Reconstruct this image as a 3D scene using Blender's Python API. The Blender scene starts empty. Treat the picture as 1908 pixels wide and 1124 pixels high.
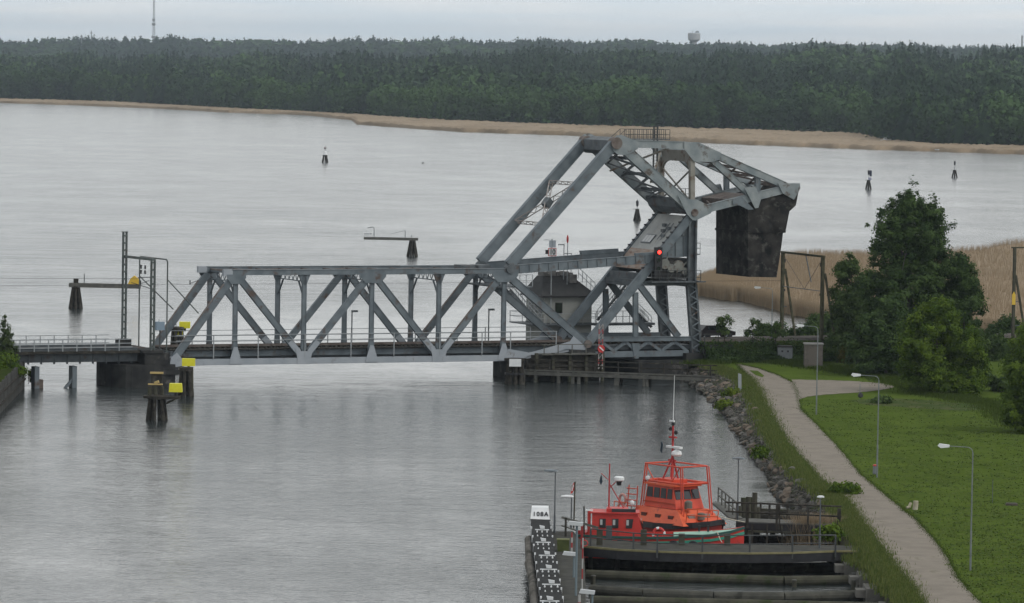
import bpy, math, random
import numpy as np
from math import sin, cos, tan, atan, radians, pi
from mathutils import Vector, Matrix
random.seed(7); RNG = np.random.default_rng(7)
SC = bpy.context.scene; COL = SC.collection
# ------------------------------------------------------------------ camera
FPX, ROLL, HC, HY = 8500.0, .016, 33.0, 115.0
P = atan((562-HY)/FPX)
R_, F_, U_ = Vector((1,0,0)), Vector((0,cos(P),-sin(P))), Vector((0,sin(P),cos(P)))
cam = bpy.data.cameras.new('camera'); camo = bpy.data.objects.new('camera', cam); COL.objects.link(camo)
cr = cos(ROLL)*R_ + sin(ROLL)*U_; cu = -sin(ROLL)*R_ + cos(ROLL)*U_
M = Matrix((cr, cu, -F_)).transposed().to_4x4(); M.translation = (0,0,HC); camo.matrix_world = M
cam.sensor_width = 36; cam.lens = FPX/1908*36; cam.clip_start = 1; cam.clip_end = 60000
SC.camera = camo
# ------------------------------------------------------------------ world, sun, exposure
SUN_EL, SUN_AZ = radians(48), radians(118)       # veiled sun high on the right, a little behind the camera
w = bpy.data.worlds.new('World'); SC.world = w; w.use_nodes = True
nt = w.node_tree; N = nt.nodes; LK = nt.links; N.clear()
sky = N.new('ShaderNodeTexSky'); sky.sky_type = 'NISHITA'; sky.sun_disc = False
sky.sun_elevation = SUN_EL; sky.sun_rotation = SUN_AZ; sky.air_density = 1.2; sky.dust_density = 2
tc = N.new('ShaderNodeTexCoord')
mp = N.new('ShaderNodeMapping'); mp.inputs['Scale'].default_value = (5, 5, 95)
nz = N.new('ShaderNodeTexNoise'); nz.inputs['Scale'].default_value = 3.0; nz.inputs['Detail'].default_value = 5
LK.new(tc.outputs['Generated'], mp.inputs[0]); LK.new(mp.outputs[0], nz.inputs['Vector'])
rp = N.new('ShaderNodeValToRGB')
rp.color_ramp.elements[0].position = .38; rp.color_ramp.elements[0].color = (7.3,8.3,9.0,1)
rp.color_ramp.elements[1].position = .66; rp.color_ramp.elements[1].color = (8.7,9.1,9.3,1)
LK.new(nz.outputs['Fac'], rp.inputs[0])
# overcast luminance by elevation: bright low down, greyer overhead
sx = N.new('ShaderNodeSeparateXYZ'); LK.new(tc.outputs['Generated'], sx.inputs[0])
er = N.new('ShaderNodeValToRGB'); e = er.color_ramp.elements
e[0].position = 0; e[0].color = (1.16,1.14,1.12,1); e[1].position = 1; e[1].color = (.72,.70,.70,1)
for p_, c_ in ((.022,(1.10,1.06,1.03,1)), (.05,(1.32,1.22,1.15,1)), (.10,(1.42,1.31,1.23,1)), (.18,(1.32,1.22,1.14,1)), (.35,(1.05,.98,.93,1)), (.6,(.82,.78,.75,1))):
    q = er.color_ramp.elements.new(p_); q.color = c_
LK.new(sx.outputs['Z'], er.inputs[0])
mul = N.new('ShaderNodeMixRGB'); mul.blend_type = 'MULTIPLY'; mul.inputs[0].default_value = 1
LK.new(rp.outputs[0], mul.inputs[1]); LK.new(er.outputs[0], mul.inputs[2])
mix = N.new('ShaderNodeMixRGB'); mix.inputs[0].default_value = .92
LK.new(sky.outputs[0], mix.inputs[1]); LK.new(mul.outputs[0], mix.inputs[2])
bg = N.new('ShaderNodeBackground'); bg.inputs[1].default_value = .09
LK.new(mix.outputs[0], bg.inputs[0]); wo = N.new('ShaderNodeOutputWorld'); LK.new(bg.outputs[0], wo.inputs[0])
sl = bpy.data.lights.new('sun', 'SUN'); sl.energy = 1.1; sl.angle = radians(22); sl.color = (1,.97,.92)
slo = bpy.data.objects.new('sun', sl); COL.objects.link(slo)
sd = Vector((sin(SUN_AZ)*cos(SUN_EL), cos(SUN_AZ)*cos(SUN_EL), sin(SUN_EL)))
slo.rotation_euler = (-sd).to_track_quat('-Z','Y').to_euler()
SC.view_settings.view_transform = 'Standard'; SC.view_settings.look = 'None'
SC.view_settings.exposure = .29; SC.view_settings.gamma = 1
# ------------------------------------------------------------------ geometry of sight lines
def ray(px, py):
    xc, yc = px-954, 562-py
    return cr*xc + cu*yc + F_*FPX
def onz(px, py, z=0.):                      # where the sight line through a pixel meets height z
    d = ray(px, py); t = (z-HC)/d.z; return Vector((d.x*t, d.y*t, z))
def ond(px, py, D):                         # ... meets distance D
    d = ray(px, py); t = D/d.y; return Vector((d.x*t, D, HC+d.z*t))
TH = radians(25); BU = Vector((cos(TH), sin(TH), 0)); BV = Vector((-sin(TH), cos(TH), 0)); O = onz(690, 715)
W = 7.1                                     # distance between the two trusses
def NP(px, py, v=0.):                       # bridge coordinates (u, z) in the vertical plane v
    d = ray(px, py); k = (v + O.dot(BV)) / d.dot(BV); p = d*k
    return (p.x-O.x)*BU.x + (p.y-O.y)*BU.y, HC + p.z
def L(u, v, z): return O + BU*u + BV*v + Vector((0,0,z))
# ------------------------------------------------------------------ materials
MATS = {}
def rgb(c): return (c[0], c[1], c[2], 1)
def mat(name, c1, c2=None, scale=1., rough=.8, metal=0., c3=None, t3=.62, s3=.6, bump=0., stretch=(1,1,1), emit=0, spec=.4, detail=6):
    if name in MATS: return MATS[name]
    m = bpy.data.materials.new(name); m.use_nodes = True; nt = m.node_tree; n = nt.nodes; l = nt.links
    b = n['Principled BSDF']; b.inputs['Roughness'].default_value = rough; b.inputs['Metallic'].default_value = metal
    b.inputs['Specular IOR Level'].default_value = spec if rough < .82 else .08; b.inputs['Base Color'].default_value = rgb(c1)
    if c2:
        tc = n.new('ShaderNodeTexCoord'); mp = n.new('ShaderNodeMapping'); mp.inputs['Scale'].default_value = stretch
        l.new(tc.outputs['Object'], mp.inputs[0])
        z = n.new('ShaderNodeTexNoise'); z.inputs['Scale'].default_value = scale; z.inputs['Detail'].default_value = detail
        l.new(mp.outputs[0], z.inputs['Vector'])
        r = n.new('ShaderNodeValToRGB'); r.color_ramp.elements[0].position = .34; r.color_ramp.elements[1].position = .68
        r.color_ramp.elements[0].color = rgb(c1); r.color_ramp.elements[1].color = rgb(c2)
        l.new(z.outputs['Fac'], r.inputs[0]); out = r.outputs[0]
        if c3:
            z3 = n.new('ShaderNodeTexNoise'); z3.inputs['Scale'].default_value = s3; z3.inputs['Detail'].default_value = 8
            z3.inputs['Roughness'].default_value = .68
            l.new(mp.outputs[0], z3.inputs['Vector'])
            r3 = n.new('ShaderNodeValToRGB'); r3.color_ramp.elements[0].position = t3-.04; r3.color_ramp.elements[1].position = t3+.06
            l.new(z3.outputs['Fac'], r3.inputs[0])
            mx = n.new('ShaderNodeMixRGB'); l.new(r3.outputs[0], mx.inputs[0]); l.new(out, mx.inputs[1])
            mx.inputs[2].default_value = rgb(c3); out = mx.outputs[0]
        l.new(out, b.inputs['Base Color'])
        if bump:
            bp = n.new('ShaderNodeBump'); bp.inputs['Strength'].default_value = bump; bp.inputs['Distance'].default_value = .05
            l.new(z.outputs['Fac'], bp.inputs['Height']); l.new(bp.outputs[0], b.inputs['Normal'])
    if emit:
        b.inputs['Emission Color'].default_value = rgb(c1); b.inputs['Emission Strength'].default_value = emit
    MATS[name] = m; return m
def leafmat(name, dark, light, trans=.25):
    if name in MATS: return MATS[name]
    m = bpy.data.materials.new(name); m.use_nodes = True; n = m.node_tree.nodes; l = m.node_tree.links
    b = n['Principled BSDF']; b.inputs['Roughness'].default_value = .75; b.inputs['Specular IOR Level'].default_value = .08
    at = n.new('ShaderNodeAttribute'); at.attribute_name = 'tint'
    r = n.new('ShaderNodeValToRGB'); r.color_ramp.elements[0].color = rgb(dark); r.color_ramp.elements[1].color = rgb(light)
    l.new(at.outputs['Fac'], r.inputs[0]); l.new(r.outputs[0], b.inputs['Base Color'])
    t = n.new('ShaderNodeBsdfTranslucent'); l.new(r.outputs[0], t.inputs[0])
    mx = n.new('ShaderNodeMixShader'); mx.inputs[0].default_value = trans
    l.new(b.outputs[0], mx.inputs[1]); l.new(t.outputs[0], mx.inputs[2])
    l.new(mx.outputs[0], n['Material Output'].inputs['Surface']); MATS[name] = m; return m
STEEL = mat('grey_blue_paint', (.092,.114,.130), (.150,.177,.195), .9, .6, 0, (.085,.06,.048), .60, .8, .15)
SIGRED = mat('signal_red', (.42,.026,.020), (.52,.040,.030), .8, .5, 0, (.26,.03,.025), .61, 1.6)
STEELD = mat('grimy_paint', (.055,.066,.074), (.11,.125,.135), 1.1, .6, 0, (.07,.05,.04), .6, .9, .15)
STEELL = mat('light_grey_paint', (.26,.29,.32), (.32,.345,.375), .7, .55, 0, (.17,.165,.16), .63, .9, .1)
CWP = mat('weathered_paint', (.16,.19,.205), (.27,.295,.30), .8, .65, 0, (.085,.065,.052), .60, .9, .2)
RUSTY = mat('rusty_steel', (.10,.075,.065), (.17,.15,.135), 1.6, .8, 0, (.05,.03,.025), .6, 1.2)
TAN = mat('rust_stained_paint', (.20,.19,.165), (.26,.25,.225), 1.2, .7, 0, (.13,.085,.055), .58, .9)
SHEET = mat('pale_sheet', (.25,.26,.255), (.33,.335,.32), .8, .6, 0, (.17,.13,.10), .64, 1.0)
CORR = mat('rust_streaked_sheet', (.30,.27,.24), (.26,.16,.11), 2.2, .7, 0, (.13,.065,.04), .58, 1.5, 0, (2.4,.5,.5))
CONC = mat('stained_concrete', (.010,.0105,.011), (.046,.043,.040), .7, .9, 0, (.08,.077,.07), .56, .9, .5)
CONCD = mat('dark_pier_stone', (.022,.023,.024), (.05,.05,.048), .8, .9, 0, (.11,.105,.10), .63, .6, .5)
TIMB = mat('dark_timber', (.022,.021,.018), (.06,.055,.047), 2.2, .9, 0, (.10,.095,.08), .62, 1.4, .4)
TIMG = mat('grey_timber', (.085,.085,.078), (.14,.138,.125), 1.6, .9, 0, (.06,.065,.045), .62, .8, .3)
TIML = mat('mossy_timber', (.045,.044,.034), (.085,.082,.062), 1.6, .9, 0, (.035,.045,.02), .58, .8, .3)
RAILM = mat('railing_paint', (.24,.26,.275), (.31,.33,.34), 1.5, .5)
RAILD = mat('dark_railing_paint', (.035,.038,.04), (.065,.07,.07), 1.5, .6)
GALV = mat('galvanised_steel', (.14,.16,.165), (.21,.23,.235), 1.5, .45, .3)
WHITE = mat('white_paint', (.62,.64,.65), (.72,.73,.73), 2, .5)
YEL = mat('yellow_paint', (.62,.58,.02), (.74,.70,.04), 1.5, .5, 0, (.35,.30,.05), .68, 2)
BLACK = mat('black_paint', (.012,.012,.014), (.025,.025,.028), 2, .5)
RED = mat('red_paint', (.42,.03,.03), (.52,.05,.045), 2, .45)
ORANGE = mat('orange_red_paint', (.46,.040,.018), (.60,.075,.032), .8, .5, 0, (.28,.035,.02), .60, 1.8)
ORANGE2 = mat('orange_paint', (.56,.080,.028), (.68,.125,.045), .9, .5, 0, (.40,.06,.03), .6, 1.8)
MINT = mat('mint_deck_paint', (.22,.40,.31), (.28,.46,.37), 2, .5)
GLASS = mat('dark_glass', (.012,.015,.018), None, rough=.08, spec=.8)
ROOFM = mat('dark_roofing', (.028,.029,.03), (.045,.045,.045), 1.5, .8)
WALLM = mat('grey_render', (.25,.26,.245), (.31,.315,.295), .6, .85, 0, (.13,.13,.12), .66, .6)
SOIL = mat('bank_soil', (.035,.035,.022), (.085,.08,.05), 1.0, .95, 0, (.04,.06,.02), .55, .5)
REDLT = mat('red_lamp', (1,.03,.02), emit=4)
# ------------------------------------------------------------------ object helpers
OFF = {}
def tag(o, label=None, cat=None, group=None, kind=None):
    if label: o['label'] = label
    if cat: o['category'] = cat
    if group: o['group'] = group
    if kind: o['kind'] = kind
    return o
def thing(name, label, cat, loc, rot=0., group=None, off=None):
    o = bpy.data.objects.new(name, None); COL.objects.link(o); o.empty_display_size = .3
    o.location = loc; o.rotation_euler = (0,0,rot); OFF[o] = Vector(off if off is not None else loc)
    return tag(o, label, cat, group)
def bthing(name, label, cat, uvz, group=None):      # a thing whose parts are written in bridge coordinates
    return thing(name, label, cat, L(*uvz), TH, group, off=uvz)
class MB:
    def __init__(s): s.v = []; s.f = []
    def add(s, vs, fs):
        k = len(s.v); s.v += [tuple(p) for p in vs]; s.f += [tuple(i+k for i in f) for f in fs]; return s
    def box(s, a, b):
        x0,y0,z0 = a; x1,y1,z1 = b
        return s.add([(x0,y0,z0),(x1,y0,z0),(x1,y1,z0),(x0,y1,z0),(x0,y0,z1),(x1,y0,z1),(x1,y1,z1),(x0,y1,z1)],
                     [(0,3,2,1),(4,5,6,7),(0,1,5,4),(1,2,6,5),(2,3,7,6),(3,0,4,7)])
    def beam(s, p, q, w, h=None, side=(0,1,0)):         # w along 'side', h across it
        p = Vector(p); q = Vector(q); h = w if h is None else h; d = (q-p).normalized(); sd = Vector(side)
        sd = sd - d*sd.dot(d)
        if sd.length < 1e-4: sd = Vector((1,0,0)) - d*d.x
        sd.normalize(); up = d.cross(sd); a = sd*(w/2); b = up*(h/2)
        vs = [p-a-b, p+a-b, p+a+b, p-a+b, q-a-b, q+a-b, q+a+b, q-a+b]
        return s.add(vs, [(0,1,2,3),(7,6,5,4),(0,4,5,1),(1,5,6,2),(2,6,7,3),(3,7,4,0)])
    def girder(s, p, q, w, h):                          # boxed web with projecting flange plates
        p = Vector(p); q = Vector(q); d = (q-p).normalized(); up = d.cross(Vector((0,1,0))).normalized()
        s.beam(p, q, w-.10, h-.06); o = up*(h/2)
        s.beam(p+o, q+o, w, .05); s.beam(p-o, q-o, w, .05); return s
    def tube(s, p, q, r, r2=None, n=8):
        p = Vector(p); q = Vector(q); r2 = r if r2 is None else r2; d = (q-p).normalized()
        a = d.orthogonal().normalized(); b = d.cross(a)
        vs = [p+(a*cos(2*pi*i/n)+b*sin(2*pi*i/n))*r for i in range(n)] + [q+(a*cos(2*pi*i/n)+b*sin(2*pi*i/n))*r2 for i in range(n)]
        return s.add(vs, [(i,(i+1)%n,n+(i+1)%n,n+i) for i in range(n)] + [tuple(range(n-1,-1,-1)), tuple(range(n,2*n))])
    def path(s, pts, r, n=6):
        for a, b in zip(pts[:-1], pts[1:]): s.tube(a, b, r, n=n)
        return s
    def prism(s, pts, off):                             # planar outline pushed along off
        n = len(pts); off = Vector(off); vs = [Vector(p) for p in pts]; vs += [p+off for p in vs]
        return s.add(vs, [tuple(range(n)), tuple(range(2*n-1,n-1,-1))] + [(i,i+n,(i+1)%n+n,(i+1)%n) for i in range(n)])
    def lathe(s, prof, c, n=12, sc=(1,1)):
        k = len(prof); vs = [(c[0]+r*cos(2*pi*i/n)*sc[0], c[1]+r*sin(2*pi*i/n)*sc[1], c[2]+z) for r,z in prof for i in range(n)]
        fs = [(j*n+i, j*n+(i+1)%n, (j+1)*n+(i+1)%n, (j+1)*n+i) for j in range(k-1) for i in range(n)]
        fs += [tuple(range(n-1,-1,-1)), tuple((k-1)*n+i for i in range(n))]
        return s.add(vs, fs)
    def torus(s, c, R, r, ax=(0,1,0), n=16, m=6, a0=0, a1=2*pi):
        ax = Vector(ax).normalized(); e1 = ax.orthogonal().normalized(); e2 = ax.cross(e1); c = Vector(c); vs = []
        full = abs(a1-a0-2*pi) < 1e-3; nn = n if full else n+1
        for i in range(nn):
            t = a0+(a1-a0)*i/n; rd = e1*cos(t)+e2*sin(t)
            for j in range(m): u = 2*pi*j/m; vs.append(c+rd*(R+r*cos(u))+ax*(r*sin(u)))
        fs = [(i*m+j, ((i+1)%nn)*m+j, ((i+1)%nn)*m+(j+1)%m, i*m+(j+1)%m) for i in range(n if full else n) for j in range(m)]
        return s.add(vs, fs)
    def build(s, name, m, parent=None, label=None, smooth=False):
        me = bpy.data.meshes.new(name)
        off = OFF[parent] if parent is not None else Vector((0,0,0))
        if parent is None and s.v:                      # single-mesh thing: origin at its base
            a = np.array(s.v); off = Vector((float(a[:,0].mean()), float(a[:,1].mean()), float(a[:,2].min())))
        me.from_pydata([tuple(Vector(p)-off) for p in s.v], [], s.f); me.materials.append(m)
        if smooth: me.polygons.foreach_set('use_smooth', [True]*len(me.polygons))
        o = bpy.data.objects.new(name, me); COL.objects.link(o)
        if parent is not None: o.parent = parent; OFF[o] = off
        else: o.location = off; OFF[o] = off
        if label: o['label'] = label
        return o
def copy_tree(o, parent=None):
    c = o.copy(); COL.objects.link(c)
    if parent is not None: c.parent = parent
    if o in OFF: OFF[c] = OFF[o]
    for ch in list(o.children): copy_tree(ch, c)
    return c
def npmesh(name, V, Fc, m, tint=None, parent=None, loc=(0,0,0)):
    me = bpy.data.meshes.new(name); V = np.asarray(V, np.float32); Fc = np.asarray(Fc, np.int32); k = Fc.shape[1]
    me.vertices.add(len(V)); me.vertices.foreach_set('co', (V-np.array(loc, np.float32)).ravel())
    me.loops.add(Fc.size); me.loops.foreach_set('vertex_index', Fc.ravel())
    me.polygons.add(len(Fc)); me.polygons.foreach_set('loop_start', np.arange(0, Fc.size, k, dtype=np.int32))
    me.update(calc_edges=True)
    if tint is not None:
        a = me.attributes.new('tint', 'FLOAT', 'FACE'); a.data.foreach_set('value', np.asarray(tint, np.float32))
    me.materials.append(m); o = bpy.data.objects.new(name, me); COL.objects.link(o)
    if parent is not None: o.parent = parent
    else: o.location = loc
    return o
def text(name, body, size, m, parent, mtx, depth=.01, sp=1.25):  # lettering as thin mesh; mtx in parent's frame
    cu = bpy.data.curves.new(name, 'FONT'); cu.body = body; cu.size = size; cu.align_x = 'CENTER'; cu.align_y = 'CENTER'; cu.extrude = depth; cu.offset = size*.022; cu.space_character = sp
    to = bpy.data.objects.new('tmp_text', cu); COL.objects.link(to); bpy.context.view_layer.update()
    me = bpy.data.meshes.new_from_object(to.evaluated_get(bpy.context.evaluated_depsgraph_get()))
    bpy.data.objects.remove(to); me.materials.clear(); me.materials.append(m); me.transform(mtx)
    o = bpy.data.objects.new(name, me); COL.objects.link(o); o.parent = parent; return o
# ================================================================== WATER
def water_mat():
    m = bpy.data.materials.new('lake_water'); m.use_nodes = True; n = m.node_tree.nodes; l = m.node_tree.links
    b = n['Principled BSDF']; b.inputs['Base Color'].default_value = (.030,.036,.036,1); b.inputs['IOR'].default_value = 1.333
    b.inputs['Specular IOR Level'].default_value = .5
    tc = n.new('ShaderNodeTexCoord')
    def noise(scale, det, st=(1,1,1), rot=0, rough=.55):
        mp = n.new('ShaderNodeMapping'); mp.inputs['Scale'].default_value = st; mp.inputs['Rotation'].default_value = (0,0,rot)
        l.new(tc.outputs['Object'], mp.inputs[0]); z = n.new('ShaderNodeTexNoise')
        z.inputs['Scale'].default_value = scale; z.inputs['Detail'].default_value = det; z.inputs['Roughness'].default_value = rough
        l.new(mp.outputs[0], z.inputs['Vector']); return z.outputs['Fac']
    def math_(op, a, bb):
        q = n.new('ShaderNodeMath'); q.operation = op
        for i, x in enumerate((a, bb)):
            if isinstance(x, (int, float)): q.inputs[i].default_value = x
            else: l.new(x, q.inputs[i])
        return q.outputs[0]
    w1 = noise(1.1, 4, (.55,1,1), .15); w2 = noise(.33, 3, (.42,1,1), -.12); w3 = noise(2.6, 3, (.6,1,1), .1); w4 = noise(.13, 2, (.35,1,1), .1)
    patch = noise(.012, 5, (.28,1.6,1), .12)                      # wind lanes: ruffled and calmer strips
    pr = n.new('ShaderNodeValToRGB'); pr.color_ramp.elements[0].position = .38; pr.color_ramp.elements[1].position = .64
    l.new(patch, pr.inputs[0])
    def gust(cx, cy, rx, ry, rot=0.):                             # an oval gust patch on the lake
        mp = n.new('ShaderNodeMapping'); mp.vector_type = 'TEXTURE'; mp.inputs['Location'].default_value = (cx,cy,0); mp.inputs['Scale'].default_value = (rx,ry,1); mp.inputs['Rotation'].default_value = (0,0,rot)
        l.new(tc.outputs['Object'], mp.inputs[0]); g = n.new('ShaderNodeTexGradient'); g.gradient_type = 'QUADRATIC_SPHERE'; l.new(mp.outputs[0], g.inputs[0]); return g.outputs['Fac']
    off = Vector((0, 10800, 0))                                   # centre of the water sheet = its object origin
    g = math_('ADD', math_('MULTIPLY', gust(-12, 540-off.y, 90, 125), 1.5), math_('ADD', gust(22, 900-off.y, 75, 330), gust(60, 1200-off.y, 120, 380)))
    # lee line under the bridge: the water on the near side is calmer
    sp = n.new('ShaderNodeSeparateXYZ'); l.new(tc.outputs['Object'], sp.inputs[0])
    vv = math_('ADD', math_('MULTIPLY', math_('SUBTRACT', sp.outputs[0], O.x), -sin(TH)*.6), math_('MULTIPLY', math_('SUBTRACT', sp.outputs[1], O.y-off.y), cos(TH)))
    vv = math_('ADD', vv, math_('MULTIPLY', noise(.09, 4), 9.0))
    lee = n.new('ShaderNodeMapRange'); lee.inputs['From Min'].default_value = 1.0; lee.inputs['From Max'].default_value = 6.0; l.new(vv, lee.inputs['Value']); lee = lee.outputs[0]
    h = math_('ADD', math_('ADD', math_('MULTIPLY', w1, .55), math_('MULTIPLY', w4, math_('ADD', math_('MULTIPLY', lee, 1.2), .25))), math_('ADD', math_('MULTIPLY', w2, math_('ADD', math_('MULTIPLY', lee, .4), .6)), math_('MULTIPLY', w3, .14)))
    bp = n.new('ShaderNodeBump'); bp.inputs['Distance'].default_value = 1.0
    gg = math_('MULTIPLY', math_('ADD', math_('MULTIPLY', g, .42), math_('MULTIPLY', pr.outputs[0], .12)), lee)   # slicks
    cat = math_('MULTIPLY', math_('SUBTRACT', noise(.05, 9, (1,.45,1),   .1, .78), .5), 1.1)                           # cat's paws of all sizes
    st = math_('MAXIMUM', math_('ADD', math_('SUBTRACT', math_('ADD', math_('MULTIPLY', lee, .17), .25), gg), cat), .05); l.new(st, bp.inputs['Strength'])
    l.new(h, bp.inputs['Height']); l.new(bp.outputs[0], b.inputs['Normal'])
    b.inputs['Roughness'].default_value = .14
    return m
WATER = water_mat()

tag(MB().add([(-16000,-400,0),(16000,-400,0),(16000,22000,0),(-16000,22000,0)], [(0,1,2,3)]).build('water', WATER), kind='structure')
# ================================================================== FAR LAND
def az_of(p): return p.x/p.y
def interp(xs, ys, x): return np.interp(x, xs, ys)
WL = [(-400,178),(0,192),(130,196),(300,203),(425,210),(560,214),(655,224),(664,232),(760,239),(860,246),(1050,252),(1240,262),(1350,268),(1600,278),(1908,288),(2400,315)]
FB = [(-400,172),(0,186),(200,191),(430,204),(640,214),(830,226),(1000,233),(1190,239),(1400,244),(1600,251),(1650,263),(1740,272),(1908,275),(2400,298)]
wl = [onz(*p) for p in WL]; fb = [onz(p[0], p[1], .6) for p in FB]
wa, wd = [az_of(p) for p in wl], [p.y for p in wl]
fa, fd = [az_of(p) for p in fb], [p.y for p in fb]
def hz(az): return 115 + ROLL*az*FPX                     # pixel row of the true horizon at an azimuth
RX = np.array([-1200,0,300,500,700,900,1100,1300,1500,1700,1908,3000]); 
R1Y = np.array([90,106,104,104,102,100,101,98,90,95,103,124]); R2Y = np.array([66,76,74,79,76,78,79,83,84,88,91,104])
def pxaz(az): return 954 + FPX*az
def land_h(az, D):
    az = np.asarray(az, float); D = np.asarray(D, float)
    d0 = np.interp(az, fa, fd); dw = np.interp(az, wa, wd); x = pxaz(az); H0 = 115+ROLL*(x-954)
    Dr1 = d0+1500; h1 = HC+(H0-np.interp(x, RX, R1Y))/FPX*Dr1-19
    Dr2 = 6800.; h2 = HC+(H0-np.interp(x, RX, R2Y))/FPX*Dr2-17
    t = np.clip((D-d0)/1500, 0, 1); base = .6+(h1-.6)*(t*.75+.25*t*t)
    t2 = np.clip((D-Dr1)/(Dr2-Dr1), 0, 1); back = h1+(h2-h1)*np.clip(t2*1.3-.3, 0, 1) - 10*np.sin(pi*np.clip(t2*1.2,0,1))
    z = np.where(D < d0, -.6+1.2*np.clip((D-dw)/np.maximum(d0-dw,1), -1.5, 1), np.where(D < Dr1, base, back))
    z = np.where(D > Dr2, h2-(D-Dr2)*.004, z)
    return z + np.where(D > d0+60, 1.5*np.sin(az*90+D*.004)*np.sin(D*.006), 0)
azs = np.linspace(-.34, .34, 260); V = []; nr = 0
rows = [('w',-60),('w',0),('f',0),('f',40),('f',150),('f',300),('f',500),('f',750),('f',1000),('f',1250),('f',1500),('f',1650),('a',5200),('a',6000),('a',6500),('a',6800),('a',7600),('a',10000),('a',16000)]
for k, dd in rows:
    D = np.interp(azs, wa, wd)+dd if k == 'w' else (np.interp(azs, fa, fd)+dd if k == 'f' else np.full_like(azs, dd))
    V.append(np.stack([azs*D, D, land_h(azs, D)], 1))
V = np.concatenate(V); n_ = len(azs)
Fq = [(j*n_+i, j*n_+i+1, (j+1)*n_+i+1, (j+1)*n_+i) for j in range(len(rows)-1) for i in range(n_-1)]
LANDM = mat('forest_floor', (.022,.028,.012), (.045,.05,.022), .02, .95)
tag(npmesh('far_shore_land', V, Fq, LANDM), kind='structure')
# reeds along the far shore: one field with a ragged top
REED = mat('dry_reed', (.25,.192,.130), (.31,.242,.168), .03, .95, 0, (.21,.16,.105), .56, .05, 0, (1,.3,.2))
def reed_field(name, pts_ad, label, cell, h, jit):
    az, lo, hi = pts_ad; V = []; Fs = []; nrow = 26
    for j in range(nrow+1):
        t = (j/nrow)**1.0; D = lo+(hi-lo)*t
        z = h + RNG.uniform(-jit, jit, len(az)); 
        if j == 0: z[:] = -.3
        if j == nrow: z[:] = -.3
        Dj = D + (RNG.uniform(-.35,.35,len(az))*(hi-lo)/nrow if 1 < j < nrow-1 else 0)
        if j == 1: Dj = lo + RNG.uniform(.1,1.5,len(az))
        V.append(np.stack([az*Dj, Dj, z], 1))
    V = np.concatenate(V); m_ = len(az)
    Fs = [(j*m_+i, j*m_+i+1, (j+1)*m_+i+1, (j+1)*m_+i) for j in range(nrow) for i in range(m_-1)]
    return npmesh(name, V, Fs, REED)
az = np.arange(-.16, .16, 1.4/2300); lo = np.interp(az, wa, wd) + 3*np.sin(az*700); hi = np.interp(az, fa, fd)+4
tag(reed_field('reed_bed', (az, lo, np.maximum(hi, lo+12)), '', 2, 1.5, .45), 'pale dry reed belt along the far shore below the forest', 'reeds', kind='stuff')
# ------------------------------------------------------------------ forest (numpy prototypes merged into one mesh)
def quads(c, s, nrm=None):
    """leaf quads at centres c with size s, facing roughly along nrm"""
    n = len(c); g = RNG.normal(size=(n,3)); nn = g if nrm is None else nrm+g*.45
    nn = nn/np.linalg.norm(nn, axis=1)[:,None]; a = RNG.normal(size=(n,3)); a -= nn*(a*nn).sum(1)[:,None]; a /= np.linalg.norm(a, axis=1)[:,None]
    b = np.cross(nn, a); s = np.broadcast_to(np.asarray(s, float).reshape(-1,1), (n,1)); A = a*s/2; B = b*s/2*.8
    V = np.stack([c-A-B, c+A-B, c+A+B, c-A+B], 1).reshape(-1,3); F = np.arange(4*n).reshape(-1,4); return V, F
def proto_leafy(nq, size):
    nb = 9; cc = []
    for i in range(nb):
        zc = RNG.uniform(.35,.86); rr = .36*math.sqrt(max(.05, 1-((zc-.5)/.55)**2)); a = RNG.uniform(0,2*pi)
        cc.append((rr*cos(a)*RNG.uniform(.2,1), rr*sin(a)*RNG.uniform(.2,1), zc, RNG.uniform(.13,.21)))
    cc = np.array(cc); k = RNG.integers(0, nb, nq); d = RNG.normal(size=(nq,3)); d /= np.linalg.norm(d,axis=1)[:,None]
    c = cc[k,:3] + d*(cc[k,3]*RNG.uniform(.6,1.05,nq))[:,None]
    low = nq//6; c[:low,2] = RNG.uniform(.05,.4,low)
    return quads(c, RNG.uniform(.6,1.3,nq)*size, d+np.array([0,0,.25])) + ((k/nb*.22+RNG.uniform(0,.16,nq)),)
def proto_conifer(nq, size):
    z = 1-RNG.uniform(0,1,nq)**.6*.9; r = (1-z)*.20*RNG.uniform(.5,1.1,nq)+.004; a = RNG.uniform(0,2*pi,nq)
    c = np.stack([r*np.cos(a), r*np.sin(a), z], 1)
    n = nq; out = np.stack([np.cos(a), np.sin(a), -.5+0*a], 1); side = np.stack([-np.sin(a), np.cos(a), 0*a], 1)
    L_ = (size*(.25+(1-z)*1.2))[:,None]; V = np.stack([c-side*L_*.45, c+out*L_*.7, c+side*L_*.45, c-out*L_*.1+np.array([0,0,1])*L_*.5], 1).reshape(-1,3)
    V2 = np.array([[-.006,0,.5],[.006,0,.5],[.003,0,1.04],[-.003,0,1.04]]); V = np.concatenate([V, V2])
    return V, np.arange(4*(n+1)).reshape(-1,4), np.concatenate([RNG.uniform(0,.16,n), [0]])
def forest(pos, hts, kinds, protos, tint0, wmul=1.):
    Vs = []; Fs = []; Ts = []; off = 0
    for i, (p, h, k) in enumerate(zip(pos, hts, kinds)):
        V, F, T = protos[k]; a = RNG.uniform(0, 2*pi); wv = h*wmul*RNG.uniform(.85,1.2)
        X = V.copy(); X[:,0] = (V[:,0]*cos(a)-V[:,1]*sin(a))*wv; X[:,1] = (V[:,0]*sin(a)+V[:,1]*cos(a))*wv; X[:,2] = V[:,2]*h
        Vs.append(X+p); Fs.append(F+off); off += len(V); Ts.append(np.clip(T+tint0[i], 0, 1))
    return np.concatenate(Vs), np.concatenate(Fs), np.concatenate(Ts)
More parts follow.
